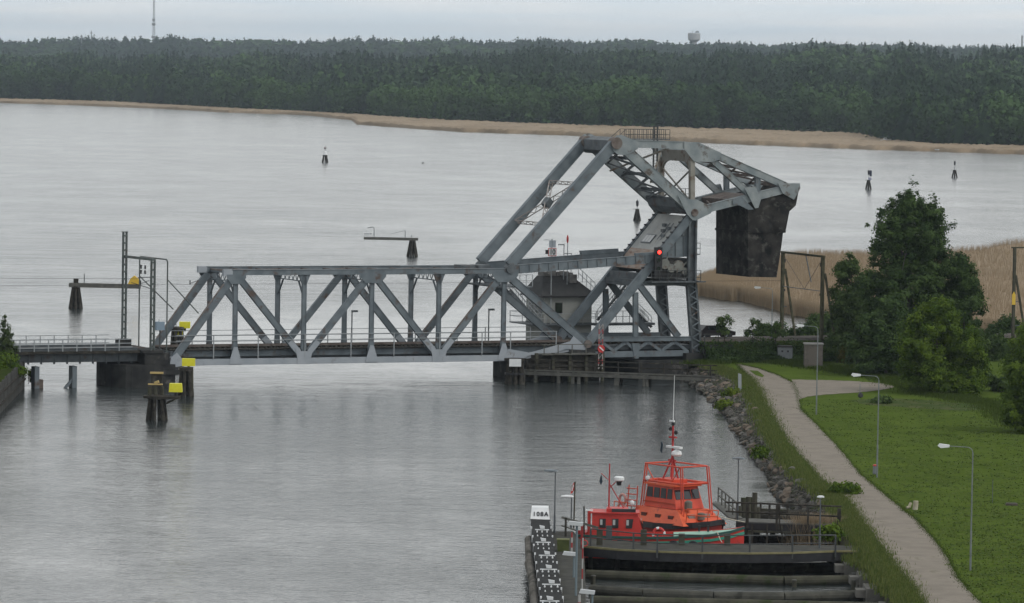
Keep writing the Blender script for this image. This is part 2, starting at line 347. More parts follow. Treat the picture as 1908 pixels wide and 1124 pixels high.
PL1 = [proto_leafy(300, .075) for _ in range(6)]; PC1 = [proto_conifer(170, .16) for _ in range(4)]
PL2 = [proto_leafy(60, .15) for _ in range(5)]; PC2 = [proto_conifer(44, .24) for _ in range(4)]
PC3 = [proto_conifer(14, .38) for _ in range(3)]; PL3 = [proto_leafy(16, .26) for _ in range(3)]
FORL = leafmat('forest_leaf', (.012,.027,.015), (.068,.125,.036), .15)
def stand(n, d_lo, d_hi, ridge, pal, hlo, hhi, confrac, name, label, wm=1.):
    az = RNG.uniform(-.135, .135, n); d0 = np.interp(az, fa, fd)
    D = d_lo+(d_hi-d_lo)*RNG.uniform(0,1,n) if ridge else d0+d_lo+(d_hi-d_lo)*RNG.uniform(0,1,n)**.8
    z = land_h(az, D); pos = np.stack([az*D, D, z], 1)
    species = np.sin(az*60+D*.004)+np.sin(az*143+1)*.7+RNG.normal(0,.8,n)
    con = (species > (1-2*confrac)*1.8); h = RNG.uniform(hlo, hhi, n)*np.where(con, 1.12, 1.0)
    PL, PC = pal; kinds = []; allp = PL+PC
    for c in con: kinds.append(int(RNG.integers(len(PL), len(allp))) if c else int(RNG.integers(0, len(PL))))
    hue = .5+.5*np.sin(az*75+D*.006+np.sin(az*200)); h = h*(1+.14*np.sin(az*110+D*.01)+.08*np.sin(az*310)); t0 = np.where(con, RNG.uniform(0,.16,n), .12+.38*hue+RNG.uniform(-.08,.16,n))
    V, F, T = forest(pos, h, kinds, allp, t0, wm)
    return V, F, T
parts = [stand(520, 0, 50, False, (PL1,PC1), 12, 22, .10, '', ''), stand(900, 30, 200, False, (PL1,PC1), 15, 21, .42, '', '')]
parts += [stand(9000, 150, 1540, False, (PL2,PC2), 15, 22, .66, '', '')]
def join(parts):
    Vs=[];Fs=[];Ts=[];o=0
    for V,F,T in parts: Vs.append(V);Fs.append(F+o);Ts.append(T);o+=len(V)
    return np.concatenate(Vs),np.concatenate(Fs),np.concatenate(Ts)
V,F,T = join(parts); tag(npmesh('forest', V, F, FORL, T), 'dense mixed forest of birch and spruce rising from the far shore', 'forest', kind='stuff')
V,F,T = stand(7000, 5900, 6950, True, (PL3,PC3), 13, 20, .75, '', '', 1.5)
tag(npmesh('ridge_forest', V, F, FORL, T), 'bluish wooded ridge on the horizon behind the nearer forest', 'forest', kind='stuff')
# ------------------------------------------------------------------ far landmarks
p = ond(286, 76, 6700); h = 76/FPX*6700*1.35; m = MB()
rm = thing('radio_mast', 'very tall thin lattice radio mast on the ridge', 'radio mast', p)
for a in range(3):
    dx, dy = 2.2*cos(a*2.1), 2.2*sin(a*2.1); m.tube(p+Vector((dx,dy,-12)), p+Vector((dx*.3,dy*.3,h)), .45, .3, 5)
for i in range(26): m.box(p+Vector((-1.4,-1,i*h/26)), p+Vector((1.4,1,i*h/26+.7)))
m.build('lattice_shaft', mat('mast_steel', (.20,.21,.22)), rm)
m = MB()
for z, r in ((.28*h,2.6),(.36*h,2.0),(.05*h,2.8)): m.box(p+Vector((-r,-r,z)), p+Vector((r,r,z+3)))
m.build('antenna_cluster', mat('mast_steel',(.2,.21,.22)), rm)
for px, y0, y1, nm, lb in ((152,76,66,'antenna_mast','short thin antenna mast left of a taller thin mast at far left'), (170,76,57,'antenna_mast','thin antenna mast between the short mast and the tall radio mast'), (846,80,66,'antenna_mast','thin lone antenna mast above the middle of the forest')):
    p = ond(px, y0, 6700); h = (y0-y1)/FPX*6700
    o = thing(nm, lb, 'antenna mast', p); MB().tube(p-Vector((0,0,14)), p+Vector((0,0,h)), .8, .5, 6).build('pole', mat('mast_steel',(.2,.21,.22)), o)
    MB().box(p+Vector((-1.5,-1,h*.7)), p+Vector((1.5,1,h*.7+1.6))).build('antenna', mat('mast_steel',(.2,.21,.22)), o)
p = ond(1293, 84, 6700); s = 6700/FPX; wt = thing('water_tower', 'pale mushroom shaped water tower with antennas on the ridge', 'water tower', p)
CT = mat('tower_concrete', (.33,.34,.34), (.42,.42,.42), .2, .8)
MB().lathe([(5*s,-20*s),(4.5*s,8*s)], p, 20).build('shaft', CT, wt)
MB().lathe([(5*s,5*s),(9*s,8*s),(11.5*s,10*s),(11.5*s,21*s),(10.8*s,22*s)], p, 24).build('tank', CT, wt)
m = MB()
for a, b_, t in ((-7,21,24),(-3,21,27),(2,21,25),(5,21,28),(7,21,26)): m.tube(p+Vector((a*s,0,b_*s)), p+Vector((a*s,0,t*s)), .5*s, .4*s, 5)
m.box(p+Vector((3*s,-1,23*s)), p+Vector((9*s,1,26*s))); m.build('antenna', mat('mast_steel',(.2,.21,.22)), wt)
p = ond(1904, 92, 6700); o = thing('chimney', 'slim dark industrial chimney at the right end of the ridge', 'chimney', p)
MB().lathe([(1.7*s,-15*s),(1.3*s,25*s)], p, 12).build('stack', mat('chimney_brick',(.10,.09,.09)), o); MB().lathe([(1.5*s,23.5*s),(1.5*s,25.6*s)], p, 12).build('rim', BLACK, o)
# small white boats drawn up at the far shore
def small_boat(name, label, p, ln, rot, cab=True):
    o = thing(name, label, 'boat', p, rot, 'small white boats at the far shore', off=(0,0,0)); b = ln*.17; m = MB()
    st = [(-.5,.8,.5),(-.2,1,.5),(.2,.9,.55),(.4,.5,.62),(.5,.04,.7)]
    vs = []
    for x, k, z in st: vs += [(x*ln,-b*k,z*b*2.2),(x*ln,-b*k*.6,0),(x*ln,b*k*.6,0),(x*ln,b*k,z*b*2.2)]
    fs = [(i*4+j,(i+1)*4+j,(i+1)*4+j+1,i*4+j+1) for i in range(4) for j in range(3)] + [(i*4+3,(i+1)*4+3,(i+1)*4,i*4) for i in range(4)] + [(0,1,2,3)]
    m.add(vs, fs).build('hull', WHITE, o)
    if cab: MB().prism([(-.25*ln,-b*.6,b),(.12*ln,-b*.6,b),(.05*ln,-b*.6,b*2.1),(-.22*ln,-b*.6,b*2.1)], (0,b*1.2,0)).build('cabin', WHITE, o); MB().box((-.18*ln,-b*.64,b*1.4),(.02*ln,b*.64,b*1.85)).build('window', GLASS, o)
    return o
small_boat('motor_boat', 'white cabin boat lying at the reed edge on the far shore', onz(1651,264,.8), 4.6, .1)
small_boat('rowing_boat', 'small white open boat on the far shore right of the cabin boat', onz(1708,270,.8), 2.2, .5, False)
small_boat('rowing_boat', 'small white open boat at far shore, rightmost of the three boats', onz(1746,280,1.0), 1.8, -.4, False)
# ================================================================== NEAR REEDS
RB = [onz(x, y) for x, y in ((1292,549),(1330,556),(1380,562),(1420,570),(1450,580),(1500,592),(1560,604),(1650,616),(1760,625),(1908,636),(2150,660))]
RT = [onz(x, y) for x, y in ((1292,540),(1330,525),(1380,505),(1430,493),(1480,487),(1560,484),(1650,486),(1760,484),(1840,474),(1908,460),(2150,425))]
ra = np.array([az_of(p) for p in RB]); rl = np.array([p.y for p in RB]); ra2 = np.array([az_of(p) for p in RT]); rh = np.array([p.y for p in RT])
az = np.arange(ra[0]+.0003, ra[-1], .45/650); lo = np.interp(az, ra, rl)+1.2*np.sin(az*900)+.8*np.sin(az*2300); hi = np.maximum(np.interp(az, ra2, rh)+2*np.sin(az*600), lo+1.5)
reeds = reed_field('reed_field', (az, lo, hi), '', 1, 1.35, .12)
tag(reeds, 'large tan reed bed in the bay behind the railway and trees', 'reeds', kind='stuff')
n = 95000; a_ = RNG.uniform(ra[0], ra[-1], n); l_ = np.interp(a_, az, lo); h_ = np.interp(a_, az, hi); t_ = np.where(RNG.uniform(0,1,n) < .25, RNG.uniform(0,.02,n), RNG.uniform(0,1,n))
D_ = l_+(h_-l_)*t_+RNG.normal(0,.5,n); X_ = a_*D_; hh = 2.0+.12*np.sin(X_*.11+D_*.07)*np.sin(D_*.05)+RNG.uniform(0,.45,n)
wv = RNG.uniform(.03,.07,n); lean = RNG.normal(0,.12,n); dr = RNG.normal(0,.12,n)
V = np.stack([np.stack([X_-wv,D_,0*X_-.2],1), np.stack([X_+wv,D_,0*X_-.2],1), np.stack([X_+lean,D_+dr,hh],1)], 1).reshape(-1,3)
RBL = leafmat('reed_blade', (.21,.158,.098), (.37,.293,.205), .15)
o = npmesh('reed_stalk', V, np.arange(3*n).reshape(-1,3), RBL, np.clip(.5+.12*np.sin(X_*.05+1.3)+RNG.normal(0,.13,n),0,1), parent=reeds); o['kind'] = 'stuff'
# ================================================================== NEAR GROUND
GZ = 1.8
def grass_mat(name, c1, c2, c3, yel=True):
    m = bpy.data.materials.new(name); m.use_nodes = True; n = m.node_tree.nodes; l = m.node_tree.links; b = n['Principled BSDF']
    b.inputs['Roughness'].default_value = .9; b.inputs['Specular IOR Level'].default_value = 0
    tc = n.new('ShaderNodeTexCoord')
    def nz(s, d, st=(1,1,1)):
        mp = n.new('ShaderNodeMapping'); mp.inputs['Scale'].default_value = st; l.new(tc.outputs['Object'], mp.inputs[0])
        z = n.new('ShaderNodeTexNoise'); z.inputs['Scale'].default_value = s; z.inputs['Detail'].default_value = d; z.inputs['Roughness'].default_value = .65; l.new(mp.outputs[0], z.inputs['Vector']); return z.outputs['Fac']
    def ramp(f, a, b_, ca, cb):
        r = n.new('ShaderNodeValToRGB'); r.color_ramp.elements[0].position = a; r.color_ramp.elements[1].position = b_; r.color_ramp.elements[0].color = rgb(ca); r.color_ramp.elements[1].color = rgb(cb); l.new(f, r.inputs[0]); return r.outputs[0]
    def mx(f, a, b_):
        q = n.new('ShaderNodeMixRGB'); l.new(f, q.inputs[0]); l.new(a, q.inputs[1])
        if isinstance(b_, tuple): q.inputs[2].default_value = rgb(b_)
        else: l.new(b_, q.inputs[2])
        return q.outputs[0]
    a = ramp(nz(.16, 8), .38, .62, c1, c2); f2 = ramp(nz(1.6, 6), .35, .75, (0,0,0), (1,1,1)); out = mx(f2, a, c3)
    if yel:                                               # mowing swaths and a sprinkling of dandelions
        wv = n.new('ShaderNodeTexWave'); wv.inputs['Scale'].default_value = .35; wv.inputs['Distortion'].default_value = 3; wv.inputs['Detail'].default_value = 2
        mp = n.new('ShaderNodeMapping'); mp.inputs['Rotation'].default_value = (0,0,.5); l.new(tc.outputs['Object'], mp.inputs[0]); l.new(mp.outputs[0], wv.inputs['Vector'])
        s_ = n.new('ShaderNodeMath'); s_.operation = 'MULTIPLY'; s_.inputs[1].default_value = .2; l.new(wv.outputs['Fac'], s_.inputs[0])
        out = mx(s_.outputs[0], out, (.105,.125,.022))
        d = ramp(nz(7, 1), .735, .75, (0,0,0), (1,1,1)); out = mx(d, out, (.22,.21,.03))
    l.new(out, b.inputs['Base Color'])
    bp = n.new('ShaderNodeBump'); bp.inputs['Strength'].default_value = .7; bp.inputs['Distance'].default_value = .12; l.new(nz(5, 4), bp.inputs['Height']); l.new(bp.outputs[0], b.inputs['Normal'])
    return m
LAWN = grass_mat('mown_lawn', (.036,.066,.011), (.070,.112,.019), (.092,.125,.028))
# bank: pairs (top edge px at GZ, waterline px at 0)
BK = [((1790,1230),(1745,1260)),((1700,1124),(1655,1140)),((1650,1062),(1618,1075)),((1600,1000),(1565,1030)),((1573,965),(1545,985)),((1555,930),(1480,948)),((1510,905),(1447,925)),((1468,862),(1428,880)),((1440,815),(1397,840)),((1420,775),(1366,795)),((1402,735),(1342,760)),((1385,712),(1312,735)),((1352,695),(1290,716)),((1320,682),(1262,700))]
tops = [onz(a[0], a[1], GZ) for a, b in BK]; wls = [onz(b[0], b[1], 0) for a, b in BK]
back = [L(36,-1,GZ), L(37,W+3,GZ), L(60,W+5,GZ), L(200,W+5,GZ)]
poly = tops + back + [Vector((340,560,GZ)), Vector((340,200,GZ)), Vector((60,150,GZ))]
MB().add(poly, [tuple(range(len(poly)))[::-1]]).build('lawn', LAWN)['kind'] = 'structure'
# sloping bank, subdivided and roughened
def strip(A, B, n, m, z_end=-1.4, jit=.12):
    """ruled strip between polylines A (top) and B (water), carried on below the water"""
    def res(Pl, k):
        out = []
        for i in range(len(Pl)-1):
            for j in range(k): out.append(Pl[i].lerp(Pl[i+1], j/k))
        out.append(Pl[-1]); return out
    A = res(A, n); B = res(B, n); V = []; rows = [0,.2,.4,.6,.8,1,1.8]
    for t in rows:
        for a, b in zip(A, B):
            p = a.lerp(b, t) if t <= 1 else Vector((b.x+(b.x-a.x)*.8, b.y+(b.y-a.y)*.8, z_end))
            if 0 < t < 1.5: p = p+Vector((random.uniform(-jit,jit), random.uniform(-jit,jit), random.uniform(-jit,jit)+.25*sin(t*pi)))
            V.append(tuple(p))
    k = len(A); F = [(j*k+i, j*k+i+1, (j+1)*k+i+1, (j+1)*k+i) for j in range(len(rows)-1) for i in range(k-1)]
    return V, F
V, F = strip(tops, wls, 10, 6)
npmesh('bank', V, F, SOIL)['kind'] = 'structure'
# gravel track
GRAV = mat('gravel', (.185,.162,.134), (.245,.216,.180), .5, .95, 0, (.13,.12,.08), .61, .5, .3)
LE = [(1372,678),(1384,690),(1396,702),(1408,720),(1419,742),(1430,765),(1448,790),(1468,822),(1492,850),(1512,872),(1530,895),(1552,912),(1575,935),(1590,950),(1606,975),(1620,992),(1640,1018),(1652,1035),(1672,1062),(1690,1083),(1708,1105),(1735,1140),(1790,1215)]
RE = [(1381,679),(1412,686),(1445,697),(1475,712),(1487,735),(1491,762),(1508,778),(1530,800),(1556,828),(1580,855),(1602,883),(1625,902),(1652,924),(1680,948),(1705,966),(1722,985),(1741,1006),(1760,1030),(1772,1052),(1784,1075),(1805,1100),(1850,1145),(1920,1215)]
V = []; F = []
def dens(pts, k=6):
    out = []
    for a, b in zip(pts[:-1], pts[1:]):
        for j in range(k): t = j/k; out.append((a[0]+(b[0]-a[0])*t, a[1]+(b[1]-a[1])*t))
    return out+[pts[-1]]
le = [onz(x+random.uniform(-1.3,1.3), y, GZ+.02) for x, y in dens(LE)]; re_ = [onz(x+random.uniform(-1.3,1.3), y, GZ+.02) for x, y in dens(RE)]
m = MB(); k = len(le); m.add(le+re_, [(i, k+i, k+i+1, i+1) for i in range(k-1)])
UE = [(1475,707),(1520,708),(1560,709),(1600,711),(1640,714),(1665,719)]; DE = [(1487,745),(1505,739),(1540,735),(1590,732),(1640,727),(1665,722)]
ue = [onz(x, y+random.uniform(-.4,.4), GZ+.024) for x, y in dens(UE)]; de = [onz(x, y+random.uniform(-.4,.4), GZ+.024) for x, y in dens(DE)]
k2 = len(ue); m.add(ue+de, [(i, k2+i, k2+i+1, i+1) for i in range(k2-1)])
m.build('gravel_path', GRAV)['kind'] = 'structure'
m = MB(); isl = [(1396,690),(1412,691),(1424,700),(1421,703),(1408,699)]; m.add([onz(x,y,GZ+.045) for x,y in isl], [(4,3,2,1,0)]); m.build('grass_island', LAWN)['kind'] = 'structure'
m = MB(); wp = [(1585,746),(1650,742),(1720,745),(1800,752),(1850,760),(1800,766),(1700,760),(1610,754)]
m.add([onz(x+random.uniform(-4,4),y,GZ+.015) for x,y in dens(wp+[wp[0]])[:-1]], [tuple(range(8*6))[::-1]]); m.build('bare_ground', mat('worn_turf',(.06,.07,.022),(.085,.085,.035),.8,.95,0,(.035,.06,.010),.47,.35))['kind'] = 'structure'
# railway embankment (right) and left bank
m = MB(); u0, u1 = 38.5, 230; prof = [(-2.7,GZ-.3),(-1.2,3.75),(W+1.6,3.75),(W+9,-1.2)]
vs = [(u0,v,z) for v,z in prof]+[(u1,v,z) for v,z in prof]; m.add([L(*p) for p in vs], [(0,1,5,4),(1,2,6,5),(2,3,7,6),(0,3,2,1)]); m.build('railway_embankment', grass_mat('rough_grass',(.022,.035,.008),(.045,.062,.014),(.035,.045,.015),False))['kind'] = 'structure'
BALL = mat('ballast', (.06,.052,.048), (.10,.09,.08), 2.5, .95)
m = MB(); m.prism([L(u0,1.2,3.76),L(u0,1.8,4.0),L(u0,W-1.8,4.0),L(u0,W-1.2,3.76)], BU*(u1-u0)); m.build('ballast_bed', BALL)['kind'] = 'structure'
# ---- left bank with plank wall
lb = [L(-36.5,-7,2.9), L(-36.5,W+4,2.9), L(-90,W+4,2.9), L(-90,-20,2.9), onz(-60,748,2.9), onz(0,686,2.9), onz(38,657,2.9)]
a0, a1, a2 = onz(-60,830), onz(0,768), onz(43,722)
lbp = [Vector((p.x,p.y,2.6)) for p in (a2,a1,a0)] + [L(-95,-30,2.6), L(-95,W+5,2.6), L(-37.2,W+5,2.6)]
MB().prism([p-Vector((0,0,4)) for p in lbp], (0,0,4)).build('left_bank', grass_mat('left_grass',(.022,.035,.008),(.045,.062,.014),(.035,.045,.015),False))['kind'] = 'structure'
pw = thing('plank_wall', 'weathered vertical plank retaining wall at the left edge by the water', 'wall', a1)
m = MB(); nrm = Vector((.8,-.6,0))
for A, B in ((a0,a1),(a1,a2)):
    n = int((B-A).length/.33)
    for i in range(n):
        p = A.lerp(B, (i+.5)/n)+nrm*(.12+random.uniform(-.04,.04)); d = (B-A).normalized(); h = 2.75+random.uniform(-.2,.15)
        m.beam(p-Vector((0,0,1)), p+Vector((0,0,h)), .27, .13, d)
m.build('planks', mat('weathered_plank',(.055,.055,.052),(.10,.10,.095),2,.9,0,(.03,.03,.028),.6,1.5,.3,(1,1,.2)), pw)
m = MB()
for A, B in ((a0,a1),(a1,a2)):
    for z in (.9,1.9): m.beam(A+nrm*.28+Vector((0,0,z)), B+nrm*.28+Vector((0,0,z)), .14, .2, (0,0,1))
m.build('waling', TIMB, pw)
# ================================================================== ROCKS
ROCKM = [mat('rock_grey', (.095,.090,.084), (.175,.165,.152), 1.5, .95, 0, (.06,.06,.055), .6, 2, .5), mat('rock_brown', (.135,.108,.085), (.205,.168,.135), 1.5, .95, 0, (.07,.06,.05), .6, 2, .5), mat('rock_dark', (.07,.066,.06), (.13,.12,.105), 1.5, .95, 0, (.035,.04,.025), .55, 2, .5)]
import bmesh
RP = []
for i in range(15):
    bm = bmesh.new(); bmesh.ops.create_icosphere(bm, subdivisions=2, radius=1)
    pl = [(Vector((random.gauss(0,1),random.gauss(0,1),random.gauss(0,1))).normalized(), random.uniform(.5,.85)) for _ in range(9)]
    for v in bm.verts:
        for nrm_, d in pl:
            e_ = v.co.dot(nrm_)-d
            if e_ > 0: v.co -= nrm_*e_
        v.co *= random.uniform(.95,1.05)
    me = bpy.data.meshes.new('rock'); bm.to_mesh(me); bm.free(); me.materials.append(ROCKM[i%3]); RP.append(me)
n = 0; cand = []
A = dens([(a[0],a[1]) for a,b in BK[4:]], 16); B = dens([(b[0],b[1]) for a,b in BK[4:]], 16)
while len(cand) < 296:
    i = random.randrange(len(A)); t = random.random()**.8*1.08
    a, b = onz(A[i][0],A[i][1],GZ), onz(B[i][0],B[i][1],0); p = a.lerp(b, .16+t*.86); s = random.uniform(.24,.52)*(1.1 if t > .5 else .9)
    if all((p-q).length > (s+s2)*.55 for q, s2 in cand): cand.append((p, s))
    n += 1
    if n > 40000: break
for p, s in cand:
    o = bpy.data.objects.new('rock', random.choice(RP)); COL.objects.link(o); o.location = (p.x, p.y, max(p.z,-.15)+s*.22+.1)
    o.scale = (s*random.uniform(.9,1.35), s*random.uniform(.8,1.2), s*random.uniform(.55,.85)); o.rotation_euler = (random.uniform(-.4,.4), random.uniform(-.4,.4), random.uniform(0,6.3))
    tag(o, 'rough grey or brown rock in the riprap bank below the gravel path', 'rock', 'riprap rocks along the shore')
V = []; F = []; o_ = 0
bm = bmesh.new(); bmesh.ops.create_icosphere(bm, subdivisions=1, radius=1); bv = np.array([tuple(v.co) for v in bm.verts]); bf = np.array([[v.index for v in f.verts] for f in bm.faces]); bm.free()
for q in range(4200):
    i = random.randrange(len(A)); t = random.random()*1.1; a, b = onz(A[i][0],A[i][1],GZ), onz(B[i][0],B[i][1],0); p = a.lerp(b, .14+t*.8); s = random.uniform(.07,.24)
    V.append((bv*RNG.uniform(.75,1.2,(len(bv),1)))*np.array([s*1.3,s,s*.7])+np.array([p.x,p.y,max(p.z,-.1)+.12])); F.append(bf+o_); o_ += len(bv)
tag(npmesh('rubble', np.concatenate(V), np.concatenate(F), ROCKM[2]), 'small dark rubble filling between the riprap rocks', 'rubble', kind='stuff')
# concrete steps and slabs at the landward end of the log booms
SLAB = mat('worn_slab', (.12,.115,.105), (.18,.175,.16), 1.5, .95, 0, (.06,.06,.045), .58, .8, .3)
for i, (x0, x1, y, z, lb_) in enumerate(((1560,1642,1032,1.2,'grey concrete abutment slab at the shore end of the railed jetty'),(1572,1660,1052,1.0,'grey concrete slab second from the railed jetty at the shore'),(1600,1690,1074,.95,'worn concrete slab third from the railed jetty at the shore'),(1612,1700,1098,.9,'worn concrete slab nearest the bottom edge at the shore'))):
    a = onz(x0, y, z); b = onz(x1, y, z); o = thing('concrete_slab', lb_, 'slab', a, 0, 'shore slabs beside the log booms')
    MB().prism([a+Vector((0,0,-1.5)), b+Vector((0,0,-1.5)), b, a+Vector((.1,0,0))], (0,3.2,0)).build('block', SLAB, o); MB().box(a+Vector((-.5,.5,-.6)), a+Vector((.9,1.8,-.12))).build('step', SLAB, o)
# ================================================================== VEGETATION
BARK = mat('bark', (.05,.045,.038), (.09,.08,.07), 3, .95); BIRCHB = mat('birch_bark', (.13,.125,.115), (.06,.055,.05), 1.5, .9)
def crown(blobs, n, ls, ncl, clr, tlo=0., thi=1., seed_out=.75):
    bl = np.array(blobs, float); vol = bl[:,3]*bl[:,4]*bl[:,5]; pk = RNG.choice(len(bl), ncl, p=vol/vol.sum())
    d = RNG.normal(size=(ncl,3)); d /= np.linalg.norm(d,axis=1)[:,None]; r = RNG.uniform(seed_out**3,1.0,ncl)**(1/3)
    inner = RNG.uniform(0,1,ncl) < .3; r = np.where(inner, RNG.uniform(.2,.8,ncl), r)
    cc = bl[pk,:3]+d*bl[pk,3:6]*r[:,None]; cr_ = clr*RNG.uniform(.6,1.3,ncl); ct = RNG.uniform(tlo,thi,ncl)
    k = RNG.integers(0,ncl,n); g = RNG.normal(size=(n,3))*np.array([.52,.52,.42]); c = cc[k]+g*cr_[k][:,None]
    V, F = quads(c, ls*RNG.uniform(.6,1.3,n), g*.55+d[k]*.8+np.array([0,0,.45])); return V, F, np.clip(ct[k]+RNG.normal(0,.10,n),0,1), cc
def tree(name, label, base, blobs, n, ls, ncl, clr, leaf, tr=.22, cat='tree', bark=None, trunk_to=None, group=None, tl=(0,1), limbs=9):
    o = thing(name, label, cat, base, 0, group); V, F, T, cc = crown(blobs, n, ls, ncl, clr, *tl)
    c = npmesh('crown', V, F, leaf, T, parent=o); OFF[c] = OFF[o]
    top = trunk_to or max(b[2] for b in blobs); m = MB(); pts = [Vector((0,0,-.3))]
    for i in range(1,6): pts.append(Vector((random.uniform(-.12,.12)*i*.4, random.uniform(-.12,.12)*i*.4, top*i/5)))
    for i in range(5): m.tube(pts[i]+base, pts[i+1]+base, tr*(1-i*.17), tr*(1-(i+1)*.17), 8)
    for q in range(limbs):
        i = random.randrange(1,5); e_ = Vector(cc[random.randrange(len(cc))]); st_ = pts[i]; 
        if e_.z < st_.z*.7: continue
        mid = st_.lerp(e_,.5)+Vector((0,0,.25)); m.tube(st_+base, mid+base, tr*.38, tr*.25, 6); m.tube(mid+base, e_+base, tr*.25, tr*.08, 5)
    m.build('trunk', bark or BARK, o); return o
def blobs_in(zlo, zhi, rfun, nb, rr, cx=0, cy=0):
    out = []
    for i in range(nb):
        z = zlo+(zhi-zlo)*(i+.5)/nb; R = rfun((z-zlo)/(zhi-zlo)); a = random.uniform(0,6.28); q = R*random.uniform(.2,.75)
        k = rr*random.uniform(.75,1.25)*(.45+.6*R/max(rfun(.4),.1)); out.append((cx+q*cos(a), cy+q*sin(a), z, k, k, k*1.0))
    return out
LDK = leafmat('birch_leaf', (.028,.054,.018), (.085,.135,.040), .35); LOL = leafmat('willow_leaf', (.040,.072,.024), (.10,.15,.045), .35); LYG = leafmat('young_leaf', (.045,.085,.010), (.12,.18,.022), .35); LBR = leafmat('bright_leaf', (.06,.10,.008), (.15,.20,.02)); LAUT = leafmat('olive_leaf', (.045,.050,.010), (.10,.095,.02))
LCO = leafmat('larch_leaf', (.03,.05,.018), (.09,.12,.05))
def G(px, py): return onz(px, py, GZ)
b = G(1692,688)
def outline(rows, n, r, dep=1.0):
    """blobs scattered inside a crown outline given as (height, left, right)"""
    z = [q[0] for q in rows]; out = []
    for i in range(n):
        zz = z[0]+(z[-1]-z[0])*((i+random.random())/n); lo = np.interp(zz, z, [q[1] for q in rows]); hi = np.interp(zz, z, [q[2] for q in rows]); c, h = (lo+hi)/2, (hi-lo)/2
        k = min(r*random.uniform(.7,1.2), max(h*.75,.28)); a = random.uniform(0,6.283); q = math.sqrt(random.uniform(.15,1))*max(h-k*.75,0)
        out.append((c+q*cos(a), q*sin(a)*dep, zz, k, k, k*random.uniform(.8,1.25)))
    return out
bl = outline([(1.2,-4.4,4.0),(5,-5.2,5.0),(9,-5.0,5.0),(12.5,-4.7,4.5),(15.2,-4.4,4.3),(16.6,-3.7,3.6),(17.4,-1.8,2.6)], 130, 1.15)
bl += [(-3.1,0,17.0,.6,.6,1.6),(-2.4,.3,17.8,.35,.4,1.0),(.1,0,18.2,.6,.6,1.3),(.35,0,19.4,.28,.28,1.0),(-.6,0,17.6,.3,.3,.8),(2.4,0,17.0,.5,.5,1.1),(3.1,0,16.6,.35,.35,1.0),(1.5,0,17.4,.35,.35,1.0),(4.3,0,15.0,.3,.4,.9),(-4.7,0,14.4,.3,.4,.8)]
tree('birch_tree', 'tall dark green birch, the tallest tree, right of the bridge', b, bl, 100000, .18, 1900, .48, LDK, .28, bark=BIRCHB, limbs=26, trunk_to=17.5)
b = G(1795,690); tree('willow_tree', 'dark broad tree against the right side of the tall birch', b, outline([(1,-3,2.2),(5,-3,2.3),(8,-3.2,2.0),(10,-2.8,1.1),(11.6,-1.6,.3)], 56, 1.1), 56000, .18, 620, .5, LDK, .24, limbs=14)
b = G(1582,672); tree('willow_tree', 'grey green willow at the left side of the tall birch', b, outline([(.8,-2.0,3.4),(3.5,-2.5,3.6),(6,-2.5,3.6),(8.6,-1.9,3.0),(10.2,-1.1,1.6)], 50, 1.0), 44000, .17, 700, .46, LOL, .2, limbs=14)
b = G(1650,700); tree('maple_tree', 'lower dark leafy tree in front of the tall birch', b, outline([(.5,-4,4),(3,-4.2,4.4),(5.5,-3.4,3.6),(7.2,-1.5,1.8)], 34, 1.3), 34000, .19, 460, .5, LDK, .2, limbs=8)
b = G(1743,733); tree('round_tree', 'round fresh green tree with short trunk on the lawn edge', b, outline([(.8,-3.4,4.9),(1.8,-4.4,5.6),(3.6,-4.4,5.4),(5.6,-3.7,4.4),(7.2,-2.6,2.9),(8.4,-1.0,1.0)], 84, 1.15), 84000, .165, 1250, .48, LYG, .26, limbs=18, trunk_to=6)
b = G(1922,806); tree('round_tree', 'light green tree cut by the right edge of the photo', b, outline([(.9,-2.6,3.5),(2.5,-3.0,4),(5,-2.9,4),(7.6,-1.8,3),(9.2,-.6,1.5)], 42, 1.15), 50000, .165, 620, .48, LYG, .26, limbs=14)
b = G(1915,712); tree('willow_tree', 'green bushy tree behind the right edge tree', b, outline([(.5,-2.4,3),(2.5,-2.8,3),(4.6,-1.4,2),(5.4,-.4,1)], 22, 1.0), 22000, .17, 300, .46, LYG, .2, limbs=8)
